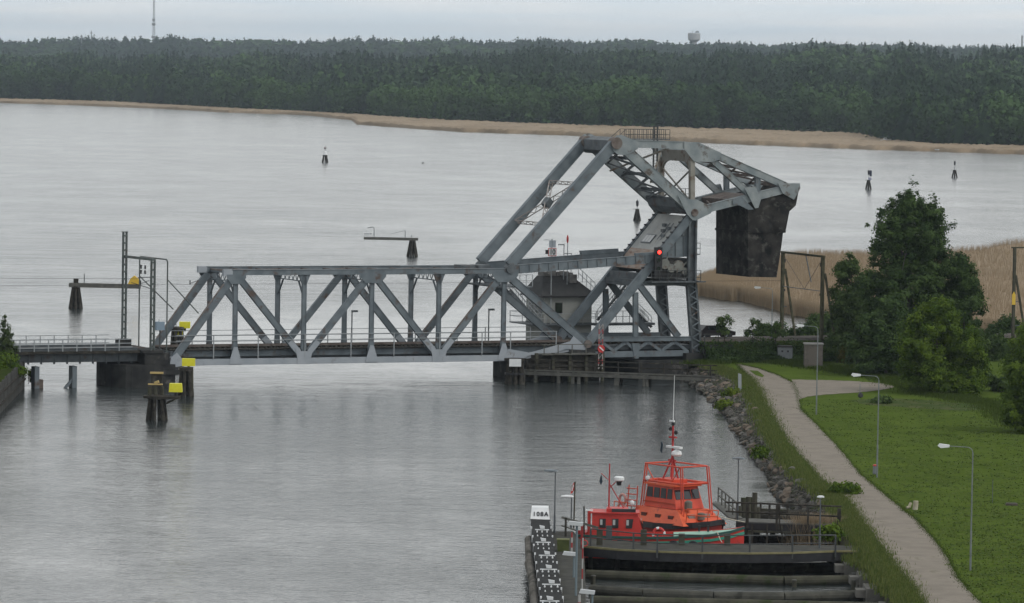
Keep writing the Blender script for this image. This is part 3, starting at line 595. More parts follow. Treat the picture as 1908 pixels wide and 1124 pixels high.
BUSH = [
 (1552,655,None,2.1,4.6,LOL,'tall loose bush against the left foot of the willow'), # px, py, z of foot, w, h, leaf, label
 (1600,684,None,2.2,2.3,LAUT,'olive yellow bush right of the tall brown cabinet'),
 (1560,676,None,1.7,3.4,LOL,'green bush behind the tall brown cabinet'),
 (1490,658,None,2.0,3.4,LDK,'dark glossy bush behind the small grey cabinet'),
 (1432,652,None,1.6,3.1,LDK,'dark bush on the embankment beside the second lamp from the bridge'),
 (1520,652,None,1.7,4.3,LOL,'tall green bush between the portal and the willow'),
 (1634,690,None,1.9,2.6,LDK,'dark bush at the foot of the lower leafy tree'),
 (1682,697,None,2.2,2.2,LOL,'low bush between lower leafy tree and round tree'),
 (1838,672,None,2.3,3.6,LOL,'green thicket right of the dark broad tree'),
 (1872,650,None,2.0,4.0,LDK,'green shrub left of the wooden catenary pole'),
 (1800,720,None,2.0,2.0,LOL,'low shrub behind the right side of the round tree'),
 (1862,730,None,1.8,1.5,LOL,'low weedy shrub between the round tree and the right edge tree'),
 (1385,668,None,1.3,1.5,LDK,'small dark shrub below the parked car'),
 (1345,664,None,1.5,1.2,LDK,'low dark shrub beside the tower foot'),
 (1315,672,None,1.4,.9,LDK,'weedy low shrub at the tower foot'),
 (1378,742,.9,1.5,.95,LBR,'bright yellow green bush on the rocks by the small sign'),
 (1352,760,.5,.9,.5,LBR,'small bright green bush at the water edge below the larger bright bush'),
 (1575,920,None,1.0,.7,LYG,'low nettle clump beside the path near the back jetty'),
 (1420,848,None,.6,.45,LYG,'low weed clump on the upper bank edge'),
 (1545,1000,None,.9,.6,LYG,'leafy weeds at the shore end of the jetty railings'),
 (1640,752,None,.8,.5,LOL,'low weedy clump in front of the round tree')]
for px, py, z, wv, h, lf, lbl in BUSH:
    b = onz(px, py, GZ if z is None else z)
    bl = [(random.uniform(-1,1)*wv*.7, random.uniform(-1,1)*wv*.5, h*random.uniform(.25,.72), wv*.42, wv*.42, h*.28) for _ in range(9)]
    n = int(2600*wv*h**.6)
    tree('bush', lbl, b, bl, n, .17, int(26*wv*h)+14, .42, lf, .07, cat='bush', trunk_to=h*.5, limbs=7)
for px, py, h, lbl in ((1350,640,3.3,'spindly sapling with thin leaves left of the parked car'),(1404,640,2.9,'spindly sapling right of the parked car'),(1445,640,2.4,'thin sapling between the lamp and the portal')):
    b = L(*[(u:=NP(px,620,-1.5)[0]), -1.5, 3.5]) ; 
    tree('sapling', lbl, b, [(random.uniform(-.8,.8), random.uniform(-.5,.5), h*random.uniform(.35,.95), .38,.38,.42) for _ in range(11)], 1100, .14, 60, .3, LOL, .045, trunk_to=h*.8, limbs=12)
b = onz(9,679,2.6); tree('larch_tree', 'young feathery conifer above the plank wall at the left edge', b, [(0,0,z,.15+1.65*(1-z/5.0),.15+1.65*(1-z/5.0),.3) for z in np.arange(.5,4.7,.3)]+[(0,0,4.9,.07,.07,.4)], 10000, .11, 230, .22, LCO, .09, trunk_to=5.0, limbs=34)
b = onz(17,690,2.4); tree('bush', 'green bush hanging over the plank wall at the left edge', b, [(random.uniform(-2.6,.9), random.uniform(-1,1), random.uniform(-.3,1.1), .7,.7,.5) for _ in range(20)], 15000, .15, 200, .45, LYG, .07, cat='bush', trunk_to=.8)
b = Vector((a2.x+.5,a2.y+.3,.6)); tree('bush', 'thin green sprig at the corner of the plank wall', b, [(random.uniform(-.2,.5), 0, random.uniform(.1,1.6), .22,.3,.3) for _ in range(7)], 500, .13, 30, .25, LYG, .03, cat='bush', trunk_to=1.2)
def undergrowth(name, label, n, fn, ls, leaf):
    c = np.array([fn() for _ in range(n)]); V, F = quads(c, ls*RNG.uniform(.6,1.4,n)); k = np.sin(c[:,0]*1.3)*np.sin(c[:,1]*.9+c[:,2])
    return tag(npmesh(name, V, F, leaf, np.clip(.4+.25*k+RNG.normal(0,.18,n),0,1)), label, 'undergrowth', kind='stuff')
def slope_pt():
    u = 38.3+random.random()**1.3*75; v = random.uniform(-3.4,-1.1); z = max(1.75, 1.7+(v+2.7)/1.5*2.1*random.uniform(.6,1))+random.random()**2*(.7+.7*sin(u*1.1)*sin(u*.37+1)); return tuple(L(u, v, z))
def end_pt():
    v = random.uniform(-2.7,W+1); z = random.uniform(1.6,3.7); return tuple(L(38.3-random.random()*.8, v, min(z, 1.7+(v+2.7)/1.5*2.1)+.2))
undergrowth('undergrowth', 'dense brambles and weeds covering the slope of the railway embankment', 34000, slope_pt, .17, LDK)
undergrowth('undergrowth', 'weeds on the end slope of the embankment behind the tower foot', 5000, end_pt, .16, LDK)
# rough grass along the bank top and path edges
def tufts(name, label, pts, n, spread, hgt, leaf, z0=GZ):
    P0 = np.array([tuple(p) for p in pts]); k = RNG.integers(0, len(P0)-1, n); t = RNG.uniform(0,1,n)[:,None]
    c = P0[k]*(1-t)+P0[k+1]*t; c[:,:2] += RNG.normal(0, spread, (n,2)); h = hgt*RNG.uniform(.5,1.3,n); a = RNG.uniform(0,pi,n); wv = RNG.uniform(.02,.05,n)
    dx, dy = np.cos(a)*wv, np.sin(a)*wv; ln = RNG.normal(0,.25,(n,2))*h[:,None]
    V = np.stack([np.stack([c[:,0]-dx,c[:,1]-dy,c[:,2]-.15],1), np.stack([c[:,0]+dx,c[:,1]+dy,c[:,2]-.15],1), np.stack([c[:,0]+ln[:,0],c[:,1]+ln[:,1],c[:,2]+h],1)],1).reshape(-1,3)
    return tag(npmesh(name, V, np.arange(3*n).reshape(-1,3), leaf, RNG.uniform(0,1,n)), label, 'grass', kind='stuff')
LGR = leafmat('grass_blade', (.030,.055,.008), (.075,.105,.018)); LRG = leafmat('rough_blade', (.050,.086,.016), (.15,.165,.05))
mid = [t.lerp(onz(x, y, GZ), .45) for t, (x, y) in zip(tops[1:], [(1705,1124),(1672,1070),(1622,1000),(1592,958),(1560,920),(1520,888),(1478,845),(1445,795),(1425,755),(1408,722),(1392,702),(1365,690),(1335,680)])]
tufts('rough_grass', 'rough unmown grass strip between the rocks and the gravel path', mid, 60000, .55, .2, LRG)
tufts('rough_grass', 'ragged grass fringe along the left edge of the gravel path', le, 14000, .16, .09, LGR)
tufts('rough_grass', 'ragged grass fringe along the right edge of the gravel path', re_, 14000, .16, .08, LGR)
tufts('rough_grass', 'rough grass under the bushes along the embankment foot', [G(x,y) for x,y in ((1310,678),(1360,672),(1420,672),(1480,678),(1560,690),(1640,703),(1740,735),(1840,752),(1920,800))], 50000, 1.1, .35, LGR)
tufts('weed_fringe', 'weeds and grass growing between the shore slabs', [onz(x,y,1.3) for x,y in ((1590,1030),(1610,1045),(1640,1060),(1655,1085),(1680,1110))], 9000, .5, .3, LRG)
pp = []
while len(pp) < 2600:
    x, y = random.uniform(1480,1930), random.uniform(745,1130)
    if x > np.interp(y, [q[1] for q in RE], [q[0] for q in RE])+6: pp.append(onz(x,y,GZ))
c = np.array([tuple(p) for p in pp]); k = RNG.integers(0,len(c),26000); P_ = c[k]+np.concatenate([RNG.normal(0,.35,(26000,2)), np.zeros((26000,1))],1)
V, F = quads(P_+np.array([0,0,.03]), RNG.uniform(.05,.13,26000), np.tile([0,0,1.],(26000,1)))
tag(npmesh('lawn_weeds', V, F, leafmat('lawn_weed', (.048,.085,.016), (.115,.15,.035)), RNG.uniform(0,1,len(c))[k]*.8+RNG.uniform(0,.2,26000)), 'clover and coarser tufts scattered through the mown lawn', 'grass', kind='stuff')
dead = tufts('dead_reed_clump', 'clump of dry brown reeds standing between the two jetties', [onz(x,1012,.2) for x in (1490,1510,1530,1556)], 4200, .45, 1.7, RBL)
# ================================================================== BASCULE BRIDGE (bridge coordinates u, v, z)
BR = bthing('bascule_bridge', 'grey steel railway bascule bridge with truss leaf and huge dark counterweight', 'bridge', (0,0,0))
def U(px, py=600, v=0.): return NP(px, py, v)[0]
ZT, ZB = 11.42, 2.43
def Pn(px, py, v=0., vv=None):
    u, z = NP(px, py, v); return Vector((u, v if vv is None else vv, z))
def part(mb, name, m, parent=BR, label=None): return mb.build(name, m, parent, label)
XS = [U(x, 665) for x in (322,437,565,691,816,937)]
XT1, XT3, XT5 = XS[1], XS[3], XS[5]
for v in (0, W):
    sg = -1 if v == 0 else 1
    # chords
    part(MB().girder((XT1-.5,v,ZT),(XT5+.7,v,ZT),.5,.5), 'top_chord', STEEL)
    cb = part(MB().beam((XS[0],v,ZB),(XT5-.3,v,ZB),.42,.62), 'bottom_chord', STEELL)
    # splice plates on the chord face
    for i, x in enumerate(XS[1:], 1):
        w1, w2, h = (.35,.95,1.55) if i in (2,4) else (.12,.62,1.5)
        if i in (2,4): o_ = [(x-.75,ZB-.33),(x+.75,ZB-.33),(x+.75,ZB+.35),(x+1.0,ZB+1.35),(x+.55,ZB+1.35),(x+.35,ZB+1.0),(x-.35,ZB+1.0),(x-.55,ZB+1.35),(x-1.0,ZB+1.35),(x-.75,ZB+.35)]
        else: o_ = [(x-.68,ZB-.2),(x+.68,ZB-.2),(x+.62,ZB+.15),(x+.2,ZB+1.5),(x-.2,ZB+1.5),(x-.62,ZB+.15)]
        part(MB().prism([(a, v+.24*sg, z) for a, z in o_], (0,.03*sg,0)), 'node_plate', STEELL, cb)
    for i in (1,2,3,4,5):
        x = XS[i]; g = part(MB().girder((x,v,ZB+.35),(x,v,ZT-.28),.34,.40), 'post', STEEL)
        part(MB().prism([(x-.62,v-.12,ZT-.26),(x+.62,v-.12,ZT-.26),(x+.21,v-.12,ZT-1.3),(x-.21,v-.12,ZT-1.3)], (0,.24,0)), 'head_plate', STEEL, g)
        part(MB().prism([(x-.21,v-.14,5.2),(x+.21,v-.14,5.2),(x+.3,v-.14,3.6),(x-.3,v-.14,3.6)], (0,.28,0)), 'foot_plate', STEEL, g)
    for a, b in ((0,1),(2,1),(2,3),(4,3),(4,5)):
        p = Vector((XS[a],v,ZB+.2)); q = Vector((XS[b],v,ZT-.1)); d = (q-p).normalized(); dg = MB().girder(p+d*(.25 if a == 0 else .9), q-d*.35, .42, .66 if a == 0 else .60)
        o = part(dg, 'diagonal', RUSTY if False else STEEL)
        if a == 0 or (a,b) == (4,5):
            m = MB(); up = Vector((-d.z,0,d.x)); s_ = .335 if a == 0 else .3
            m.beam(p+d*1.2+up*s_, q-d*(1.2), .36, .03) if False else m.beam(p+d*2.0+up*(s_+.035), q-d*1.6+up*(s_+.035), .40, .03); part(m, 'cover_plate', RUSTY, o)
        if a: part(MB().beam(p+d*.9, p+d*2.35, .44, .56), 'lower_end', STEELL, o)
    for x in (XT1, XT3, XT5):       # top gussets
        w_ = 1.45 if x != XT1 else 1.05
        m = MB(); m.prism([(x-w_,v+.26*sg,ZT-.2),(x+w_,v+.26*sg,ZT-.2),(x+w_,v+.26*sg,ZT-.5),(x+w_*.55,v+.26*sg,ZT-1.15),(x-w_*.55,v+.26*sg,ZT-1.15),(x-w_,v+.26*sg,ZT-.5)], (0,.025*sg,0)); part(m, 'gusset', STEEL)
    part(MB().prism([(XT1-1.35,v-.24,ZT-.35),(XT1-1.35,v-.24,ZT+.3),(XT1-.4,v-.24,ZT+.3),(XT1-.4,v-.24,ZT-.35)],(0,.48,0)), 'end_gusset', STEELL)
    part(MB().prism([(XS[0]-.45,v-.26,ZB-.55),(XS[0]+.8,v-.26,ZB-.33),(XS[0]+.9,v-.26,ZB+.4),(XS[0]+.35,v-.26,ZB+1.0),(XS[0]-.3,v-.26,ZB+.5)],(0,.52,0)), 'bearing_plate', STEELL)
# end portal and sway frames between the trusses
for i in (1,2,3,4,5):
    x = XS[i]; m = MB(); z0, z1 = ZT-.95, ZT-.15
    m.beam((x,.2,z0),(x,W-.2,z0),.10,.10,(1,0,0)); m.beam((x,.2,z1),(x,W-.2,z1),.12,.14,(1,0,0))
    n_ = 8
    for k in range(n_): 
        va, vb = 1.4+(W-2.8)*k/n_, 1.4+(W-2.8)*(k+1)/n_; m.beam((x,va,z0 if k%2 else z1),(x,vb,z1 if k%2 else z0),.07,.07,(1,0,0))
    for s, e in ((.22,1.5),(W-.22,W-1.5)): m.beam((x,s,ZT-2.5),(x,e,z0),.14,.14,(1,0,0))
    part(m, 'sway_frame', STEEL)
m = MB()
for a, b in zip(XS[1:-1], XS[2:]):
    m.beam((a,.2,ZT),(b,W-.2,ZT),.16,.12,(0,0,1)); m.beam((a,W-.2,ZT-.02),(b,.2,ZT-.02),.16,.12,(0,0,1))
    for k in range(3): x = a+(b-a)*k/3; m.beam((x,.2,ZT+.02),(x,W-.2,ZT+.02),.14,.14,(1,0,0))
part(m, 'top_bracing', RUSTY)
m = MB()
for vv in (1.6, 2.2): m.beam((XT1,vv,ZT+.16),(XT5,vv,ZT+.16),.22,.05,(0,1,0))
m.beam((XT1-.4,.55,ZT+.24),(XT5-1,.55,ZT+.24),.5,.04,(0,1,0)); part(m, 'inspection_walkway', RUSTY)
for x in (XT5-3.0, XT5-1.2): part(MB().box((x-.7,2.2,ZT+.2),(x+.7,4.4,ZT+.5)), 'equipment_box', STEELD)
# floor
for x in XS: part(MB().beam((x,.25,3.05),(x,W-.25,3.05),.3,.95,(1,0,0)), 'floor_beam', STEELD)
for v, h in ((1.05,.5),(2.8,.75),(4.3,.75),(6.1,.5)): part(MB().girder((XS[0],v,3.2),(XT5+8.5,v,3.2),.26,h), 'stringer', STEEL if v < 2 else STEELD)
m = MB(); x = XS[0]-.3
while x < XT5+8.6: m.box((x,1.9,3.62),(x+.24,5.2,3.80)); x += .55
part(m, 'sleepers', TIMB)
for v in (2.83, 4.27): part(MB().box((XS[0]-.3,v-.035,3.80),(XT5+8.6,v+.035,3.95)), 'rail', RUSTY)
for v0, v1 in ((.55,1.75),(5.35,6.6)): part(MB().box((XS[0],v0,3.6),(XT5+6.5,v1,3.68)), 'walkway_deck', TIMB)
for v in (-.24, W+.24):
    m = MB(); zt = ZB+2.75
    xs = [U(x) for x in (397,480,567,653,733,818,897,950,1035)]
    if v > 0: xs = [x+.6 for x in xs]
    for x in xs: m.box((x-.045,v-.04,ZB+.3),(x+.045,v+.04,zt))
    for z in (zt-.03, zt-.58): m.box((xs[0]-4,v-.03,z-.03),(xs[-1],v+.03,z+.03))
    if v > 0: m.box((xs[0]-4,v-.03,zt-1.2),(xs[-1],v+.03,zt-1.14))
    part(m, 'handrail', RAILM)
# heel part of the leaf
HU, HZ = NP(1093, 641)
for v in (0, W):
    sg = -1 if v == 0 else 1
    p = Vector((XT5+.1,v,ZT-.25)); q = Vector((HU,v,HZ)); d = (q-p).normalized()
    part(MB().girder(p+d*.4, q, .46, .72), 'heel_diagonal', STEEL)
    pl = [Pn(*s).xz for s in ((938,668),(945,650),(985,657),(1060,636),(1066,626),(1092,648),(1087,652),(1052,650),(1030,658),(985,662),(970,669))]
    part(MB().prism([(a.x, v+.26*sg, a.y) for a in pl], (0,.05*sg,0)), 'heel_chord_plate', STEELL)
    part(MB().beam((XT5-.3,v,ZB),(XT5+2,v,ZB+.05),.4,.6), 'heel_chord', STEELL)
    part(MB().beam((XT5+2,v,ZB+.1),(HU-.6,v,HZ-.3),.36,.55), 'heel_chord', STEELL)
    part(MB().tube((HU,v-.42,HZ),(HU,v+.42,HZ),.42,n=16), 'heel_pin', RUSTY)
# operating strut girders
for v in (0, W):
    a = Pn(948,503); b = Pn(1218,482); a.y = b.y = v
    d = (b-a).normalized(); up = Vector((-d.z,0,d.x)); g = part(MB().girder(a, b, .5, .86), 'operating_strut', STEEL)
    m = MB(); k = 15
    sg = -1 if v == 0 else 1
    for i in range(k+1): c = a.lerp(b, i/k)+Vector((0,.24*sg,0)); m.beam(c-up*.40, c+up*.40, .05, .03)
    part(m, 'stiffeners', STEELD, g)
    c0, c1 = a.lerp(b,.70), a.lerp(b,.96)
    if v == W: part(MB().prism([c0+up*.43+Vector((0,-.2,0)), c0+up*.86+Vector((-.1,-.2,0)), c1+up*.80+Vector((0,-.2,0)), c1+up*.43+Vector((0,-.2,0))], (0,.4,0)), 'rack_housing', STEEL, g)
    else: part(MB().prism([a.lerp(b,.87)+up*.43+Vector((0,-.2,0)), a.lerp(b,.87)+up*.72+Vector((0,-.2,0)), b+up*.68+Vector((0,-.2,0)), b+up*.43+Vector((0,-.2,0))], (0,.4,0)), 'rack_housing', STEEL, g)
    part(MB().tube((a.x+.1,v-.4,a.z+.1),(a.x+.1,v+.4,a.z+.1),.5,n=16), 'strut_pin', STEELD, g)
# platform with stairs beside the strut end
m = MB(); z = NP(960,534)[1]
m.box((XT5-.8,-.1,z-.12),(XT5+3.2,W+1.2,z)); part(m, 'access_platform', STEELD)
m = MB()
for v in (-.1, W+1.2):
    for x in np.linspace(XT5+.3, XT5+3.2, 5): m.box((x-.03,v-.03,z),(x+.03,v+.03,z+1.2))
    for zz in (.6,1.2): m.box((XT5+.3,v-.025,z+zz-.03),(XT5+3.2,v+.025,z+zz+.03))
part(m, 'platform_railing', RAILM)
# links to the counterweight truss
LA, LB = (948,494), (1146,266)
for v in (0, W):
    a = Pn(*LA); b = Pn(*LB); a.y = b.y = v; part(MB().girder(a, b, .62, 1.02), 'link', STEEL)
a = Pn(*LA); b = Pn(*LB); d = b-a
A0, A1 = a+d*.33, a+d*.66
m = MB(); dn = d.normalized(); upv = Vector((-dn.z,0,dn.x))
def lat(m, p, q, dep, n, t=.09):
    o_ = upv*dep/2; m.beam(p+o_, q+o_, t, t, (0,0,1)); m.beam(p-o_, q-o_, t, t, (0,0,1))
    for i in range(n):
        s0, s1 = p.lerp(q, i/n), p.lerp(q,(i+1)/n); m.beam(s0+(o_ if i%2 else -o_), s1+(-o_ if i%2 else o_), t*.7, t*.7, (0,0,1))
def at(p, v): return Vector((p.x, v, p.z))
for c in (A0, A1): lat(m, at(c,.3), at(c,W-.3), .5, 9)
lat(m, at(A0,.3), at(A1,W-.3), .5, 14); lat(m, at(A0,W-.3), at(A1,.3), .5, 14)
part(m, 'link_bracing', mat('faded_primer', (.27,.24,.225), (.34,.32,.30), 1, .7, 0, (.16,.09,.07), .6, 1.2))
part(MB().prism([at(A0.lerp(A1,.5)+Vector((-.45,0,-.1)),W/2-.6), at(A0.lerp(A1,.5)+Vector((.05,0,.6)),W/2-.6), at(A0.lerp(A1,.5)+Vector((.5,0,.1)),W/2-.6), at(A0.lerp(A1,.5)+Vector((0,0,-.6)),W/2-.6)],(0,1.2,0)), 'bracing_centre_plate', STEELD)
# counterweight truss
def plate(pts, v, sg, name, m, t=.05, off=.3, parent=BR):
    return part(MB().prism([(NP(x,y)[0], v+off*sg, NP(x,y)[1]) for x,y in pts], (0,t*sg,0)), name, m, parent)
for v in (0, W):
    sg = -1 if v == 0 else 1
    def bp(s): p = Pn(*s); p.y = v; return p
    part(MB().girder(bp((1150,266)), bp((1283,385)), .60, 1.05), 'front_diagonal', CWP)
    part(MB().girder(bp((1165,268)), bp((1278,271)), .56, .72), 'upper_chord', CWP)
    part(MB().girder(bp((1330,288)), bp((1462,346)), .56, .70), 'rear_chord', CWP)
    part(MB().girder(bp((1312,390)), bp((1456,354)), .60, .78), 'lower_chord', CWP)
    part(MB().girder(bp((1322,294)), bp((1398,364)), .5, .62), 'web_diagonal', CWP)
    part(MB().girder(bp((1411.5,317)), bp((1411.5,362)), .4, .5), 'rear_post', STEEL)
    part(MB().beam(bp((1289,296)), bp((1289,374)), .5, .52), 'truss_post', TAN)
    plate(((1137,270),(1140,259),(1147,252.5),(1156,251.5),(1172,258.5),(1184,262),(1186,277),(1176,284),(1162,289),(1148,288),(1140,281)), v, sg, 'crown_gusset', CWP)
    plate(((1272,265),(1298,265),(1341,285),(1338,297),(1324,302),(1290,301),(1272,278)), v, sg, 'upper_gusset', CWP, .06, .31)
    plate(((1259,363),(1268,371),(1296,372),(1322,385),(1322,397),(1293,411),(1287,410),(1277,399)), v, sg, 'pivot_gusset', CWP, .07, .33)
    plate(((1362,371),(1378,366),(1401,390),(1391,391),(1375,383),(1362,381)), v, sg, 'repair_plate', STEEL, .04, .40)
    plate(((1383,350),(1404,347),(1409,361),(1418,358),(1409,387),(1403,388)), v, sg, 'lower_gusset', CWP, .06, .44)
    plate(((1446,341),(1487,341.5),(1488,351),(1476,372),(1455,360)), v, sg, 'end_gusset', CWP, .07, .33)
    p = bp((1146,267)); part(MB().tube((p.x,v-.5,p.z),(p.x,v+.5,p.z),.62,n=20), 'crown_pin', RUSTY)
    p = bp((1291,396)); part(MB().tube((p.x,v-.5,p.z),(p.x,v+.5,p.z),.4,n=18), 'trunnion_pin', RUSTY)
def Bp(x, y, v): p = Pn(x, y); return Vector((p.x, v, p.z))
# crown cross girder, lateral systems
part(MB().prism([Bp(1139,262,.3),Bp(1156,256,.3),Bp(1166,268,.3),Bp(1158,289,.3),Bp(1140,281,.3)], (0,W-.6,0)), 'crown_cross_girder', STEELD)
m = MB(); 
for s in (.25,.5,.75):
    p = Bp(1150,266,0).lerp(Bp(1283,385,0), s); m.beam(at(p,.3), at(p,W-.3), .22,.35,(1,0,0))
q0, q1, q2, q3, q4 = [Bp(1150,266,0).lerp(Bp(1283,385,0), s) for s in (.1,.3,.5,.7,.86)]
for a, b in ((q0,q1),(q1,q2),(q2,q3),(q3,q4)):
    for o_ in (Vector((.25,0,.25)), Vector((-.3,0,-.3))):
        m.beam(at(a,.3)+o_, at(b,W-.3)+o_, .13,.13,(0,0,1)); m.beam(at(a,W-.3)+o_, at(b,.3)+o_, .13,.13,(0,0,1))
part(m, 'front_bracing', STEELD)
m = MB()
for a, b in ((Bp(1300,283,0),Bp(1340,300,0)),(Bp(1340,300,0),Bp(1375,312,0)),(Bp(1375,312,0),Bp(1412,328,0)),(Bp(1412,328,0),Bp(1452,345,0))):
    m.beam(at(a,.3), at(b,W-.3), .16,.16,(0,0,1)); m.beam(at(a,W-.3), at(b,.3), .16,.16,(0,0,1)); m.beam(at(b,.3), at(b,W-.3), .22,.26,(1,0,0))
for a, b in ((Bp(1330,386,0),Bp(1370,377,0)),(Bp(1370,377,0),Bp(1405,367,0))):
    m.beam(at(a,.3), at(b,W-.3), .2,.2,(0,0,1)); m.beam(at(a,W-.3), at(b,.3), .2,.2,(0,0,1)); m.beam(at(b,.3), at(b,W-.3), .25,.5,(1,0,0))
part(m, 'rear_bracing', RUSTY)
part(MB().prism([Bp(1222,366,.25),Bp(1262,366,.25),Bp(1284,392,.25),Bp(1278,405,.25),Bp(1262,409,.25),Bp(1240,402,.25)], (0,W-.5,0)) if False else MB().prism([Bp(1258,368,.3),Bp(1272,374,.3),Bp(1290,384,.3),Bp(1284,400,.3),Bp(1270,396,.3),Bp(1262,386,.3)], (0,W-.6,0)), 'pivot_cross_girder', STEELD)
part(MB().prism([Bp(1362,372,.35),Bp(1404,362,.35),Bp(1406,376,.35),Bp(1364,383,.35)], (0,W-.7,0)), 'ballast_floor', RUSTY)
# portal between the tower-top posts
m = MB(); zt, zb_ = NP(1289,281)[1], NP(1289,374)[1]; u_ = U(1289,330)
arc = [(.25,zt),(.25,zt-2.6)] + [(.25+1.7*(1-cos(t)), zt-2.6+1.45*sin(t)) for t in np.linspace(.15,pi/2,6)]
arc2 = [(W-a, b) for a, b in arc[::-1]]
m.prism([(u_-.1,a,b) for a,b in arc+arc2], (.2,0,0)); part(m, 'portal_plate', TAN)
m = MB(); m.beam((u_,.3,zt-2.0),(u_,W-.3,zb_),.14,.14,(1,0,0)); m.beam((u_,W-.3,zt-2.0),(u_,.3,zb_),.14,.14,(1,0,0))
p, q = Bp(1196,310,.3), Bp(1282,276,.3)
m.beam(Bp(1190,322,W-.3), Bp(1270,268,.3), .18,.2,(0,0,1)); m.beam(Bp(1215,340,.3), Bp(1286,285,W-.3), .18,.2,(0,0,1)); part(m, 'top_cross_bracing', TAN)
m = MB(); a_, b_ = U(1190,262), U(1272,262); z = NP(1230,262)[1]
m.box((a_,W*.42,z+.02),(b_,W*.62,z+.1)); part(m, 'top_walkway', STEELD)
m = MB()
for v in (W*.42, W*.62):
    for x in np.linspace(a_,b_,11): m.box((x-.025,v-.02,z),(x+.025,v+.02,z+1.1))
    for zz in (.55,1.1): m.box((a_,v-.02,z+zz-.025),(b_,v+.02,z+zz+.025))
    m.beam((a_,v,z+1.1),(a_-1.2,v,z+.1),.05,.05)
for zz in np.arange(-4.5,1.4,.33): m.box((b_-1.1,W*.63,z+zz),(b_-.7,W*.65,z+zz+.05))
for x in (b_-1.13,b_-.7): m.box((x,W*.62,z-4.6),(x+.06,W*.66,z+1.5))
part(m, 'top_railing_and_ladder', RAILD)
# counterweight block
m = MB(); fr = [(1393,378),(1420,366),(1452,356),(1470,366),(1484,346),(1488,352),(1482,383),(1470,394),(1463,430),(1458,434),(1456,452),(1446,517),(1393,516)]
m.prism([(NP(x,y)[0],-.12,NP(x,y)[1]) for x,y in fr], (0,W+.24,0)); cw = part(m, 'counterweight', CONC)
m = MB(); m.prism([(NP(x,y)[0],-.2,NP(x,y)[1]) for x,y in ((1391.5,430),(1463,430),(1462,434),(1391.5,434))], (0,W+.4,0)); part(m, 'ledge', CONC, cw)
m = MB(); m.prism([(NP(x,y)[0],-.26,NP(x,y)[1]) for x,y in ((1391,372),(1450,372),(1450,404),(1391,404))], (0,.1,0)); part(m, 'dark_steel_cheek', BLACK, cw) if False else None
# tower: raking front legs, rear legs, struts
for v in (0, W):
    def bp(x, y): return Bp(x, y, v)
    part(MB().girder(bp(1098,636), bp(1286,404), .5, .82), 'front_leg', STEEL)
    a, b = bp(1291,400), bp(1289,530); c = bp(1299,668); m = MB()
    for du in (-.45,.35): m.beam(a+Vector((du,0,0)), b+Vector((du,0,0)), .46, .2); m.beam(b+Vector((du*1.2,0,0)), c+Vector((du*1.2,0,0)), .46, .24)
    m.beam(a+Vector((0,.15,0)), b+Vector((0,.15,0)), .05, .7); m.beam(b+Vector((0,.15,0)), c+Vector((0,.15,0)), .05, .8)
    rl_ = part(m, 'rear_leg', STEELD)
    m = MB()
    for i in range(14):
        s0, s1 = b.lerp(c,i/14), b.lerp(c,(i+1)/14); e_ = Vector((.5 if i%2 else -.5,-.25,0)); f_ = Vector((-.5 if i%2 else .5,-.25,0)); m.beam(s0+e_, s1+f_, .07,.12)
    part(m, 'lacing', STEEL, rl_)
    part(MB().girder(bp(1188,527), bp(1264,628), .4, .62), 'brace', STEEL)
    part(MB().girder(bp(1184,545), bp(1184,632), .34, .5), 'inner_post', STEEL)
    part(MB().prism([bp(1176,640)+Vector((0,-.27,0)),bp(1190,640)+Vector((0,-.27,0)),bp(1188,668)+Vector((0,-.27,0)),bp(1180,668)+Vector((0,-.27,0))],(0,.5,0)), 'post_foot', STEEL)
    part(MB().girder(bp(1112,632.5), bp(1288,631), .45, .42), 'deck_girder_top', STEEL)
    part(MB().beam(bp(1098,661), bp(1282,658), .4, .62), 'deck_girder_bottom', STEEL)
    m = MB(); xs = (1120,1143,1166,1184,1207,1232,1257,1280)
    for i, (x0, x1) in enumerate(zip(xs[:-1], xs[1:])): m.beam(bp(x0,654 if i%2 else 637), bp(x1,637 if i%2 else 654), .2,.3)
    part(m, 'deck_girder_web', STEEL)
part(MB().box((U(1112),.4,3.1),(U(1290),W-.4,3.55)), 'tower_floor', STEELD)
for v in (2.83, 4.27): part(MB().box((XT5+8.6,v-.035,3.80),(U(1300)+6,v+.035,3.95)), 'rail', RUSTY)
m = MB(); x = XT5+8.7
while x < U(1300)+6: m.box((x,1.9,3.58),(x+.24,5.2,3.80)); x += .55
part(m, 'sleepers', TIMB)
m = MB(); m.beam(Bp(1186,528,.2), Bp(1186,528,W-.2), .5,.7,(1,0,0)); m.beam(Bp(1289,529,.2), Bp(1289,529,W-.2), .5,.7,(1,0,0))
for v in (0,W): m.beam(Bp(1190,528,v), Bp(1292,528,v), .3,.5)
part(m, 'cross_beam', STEELD)
m = MB(); m.prism([Bp(1148,516,.3),Bp(1205,506,.3),Bp(1200,520,.3),Bp(1178,528,.3)], (0,W-.6,0)) if False else m.beam(Bp(1196,516,.3),Bp(1196,516,W-.3),.9,.7,(1,0,0)); part(m, 'machinery_floor_beam', STEELD)
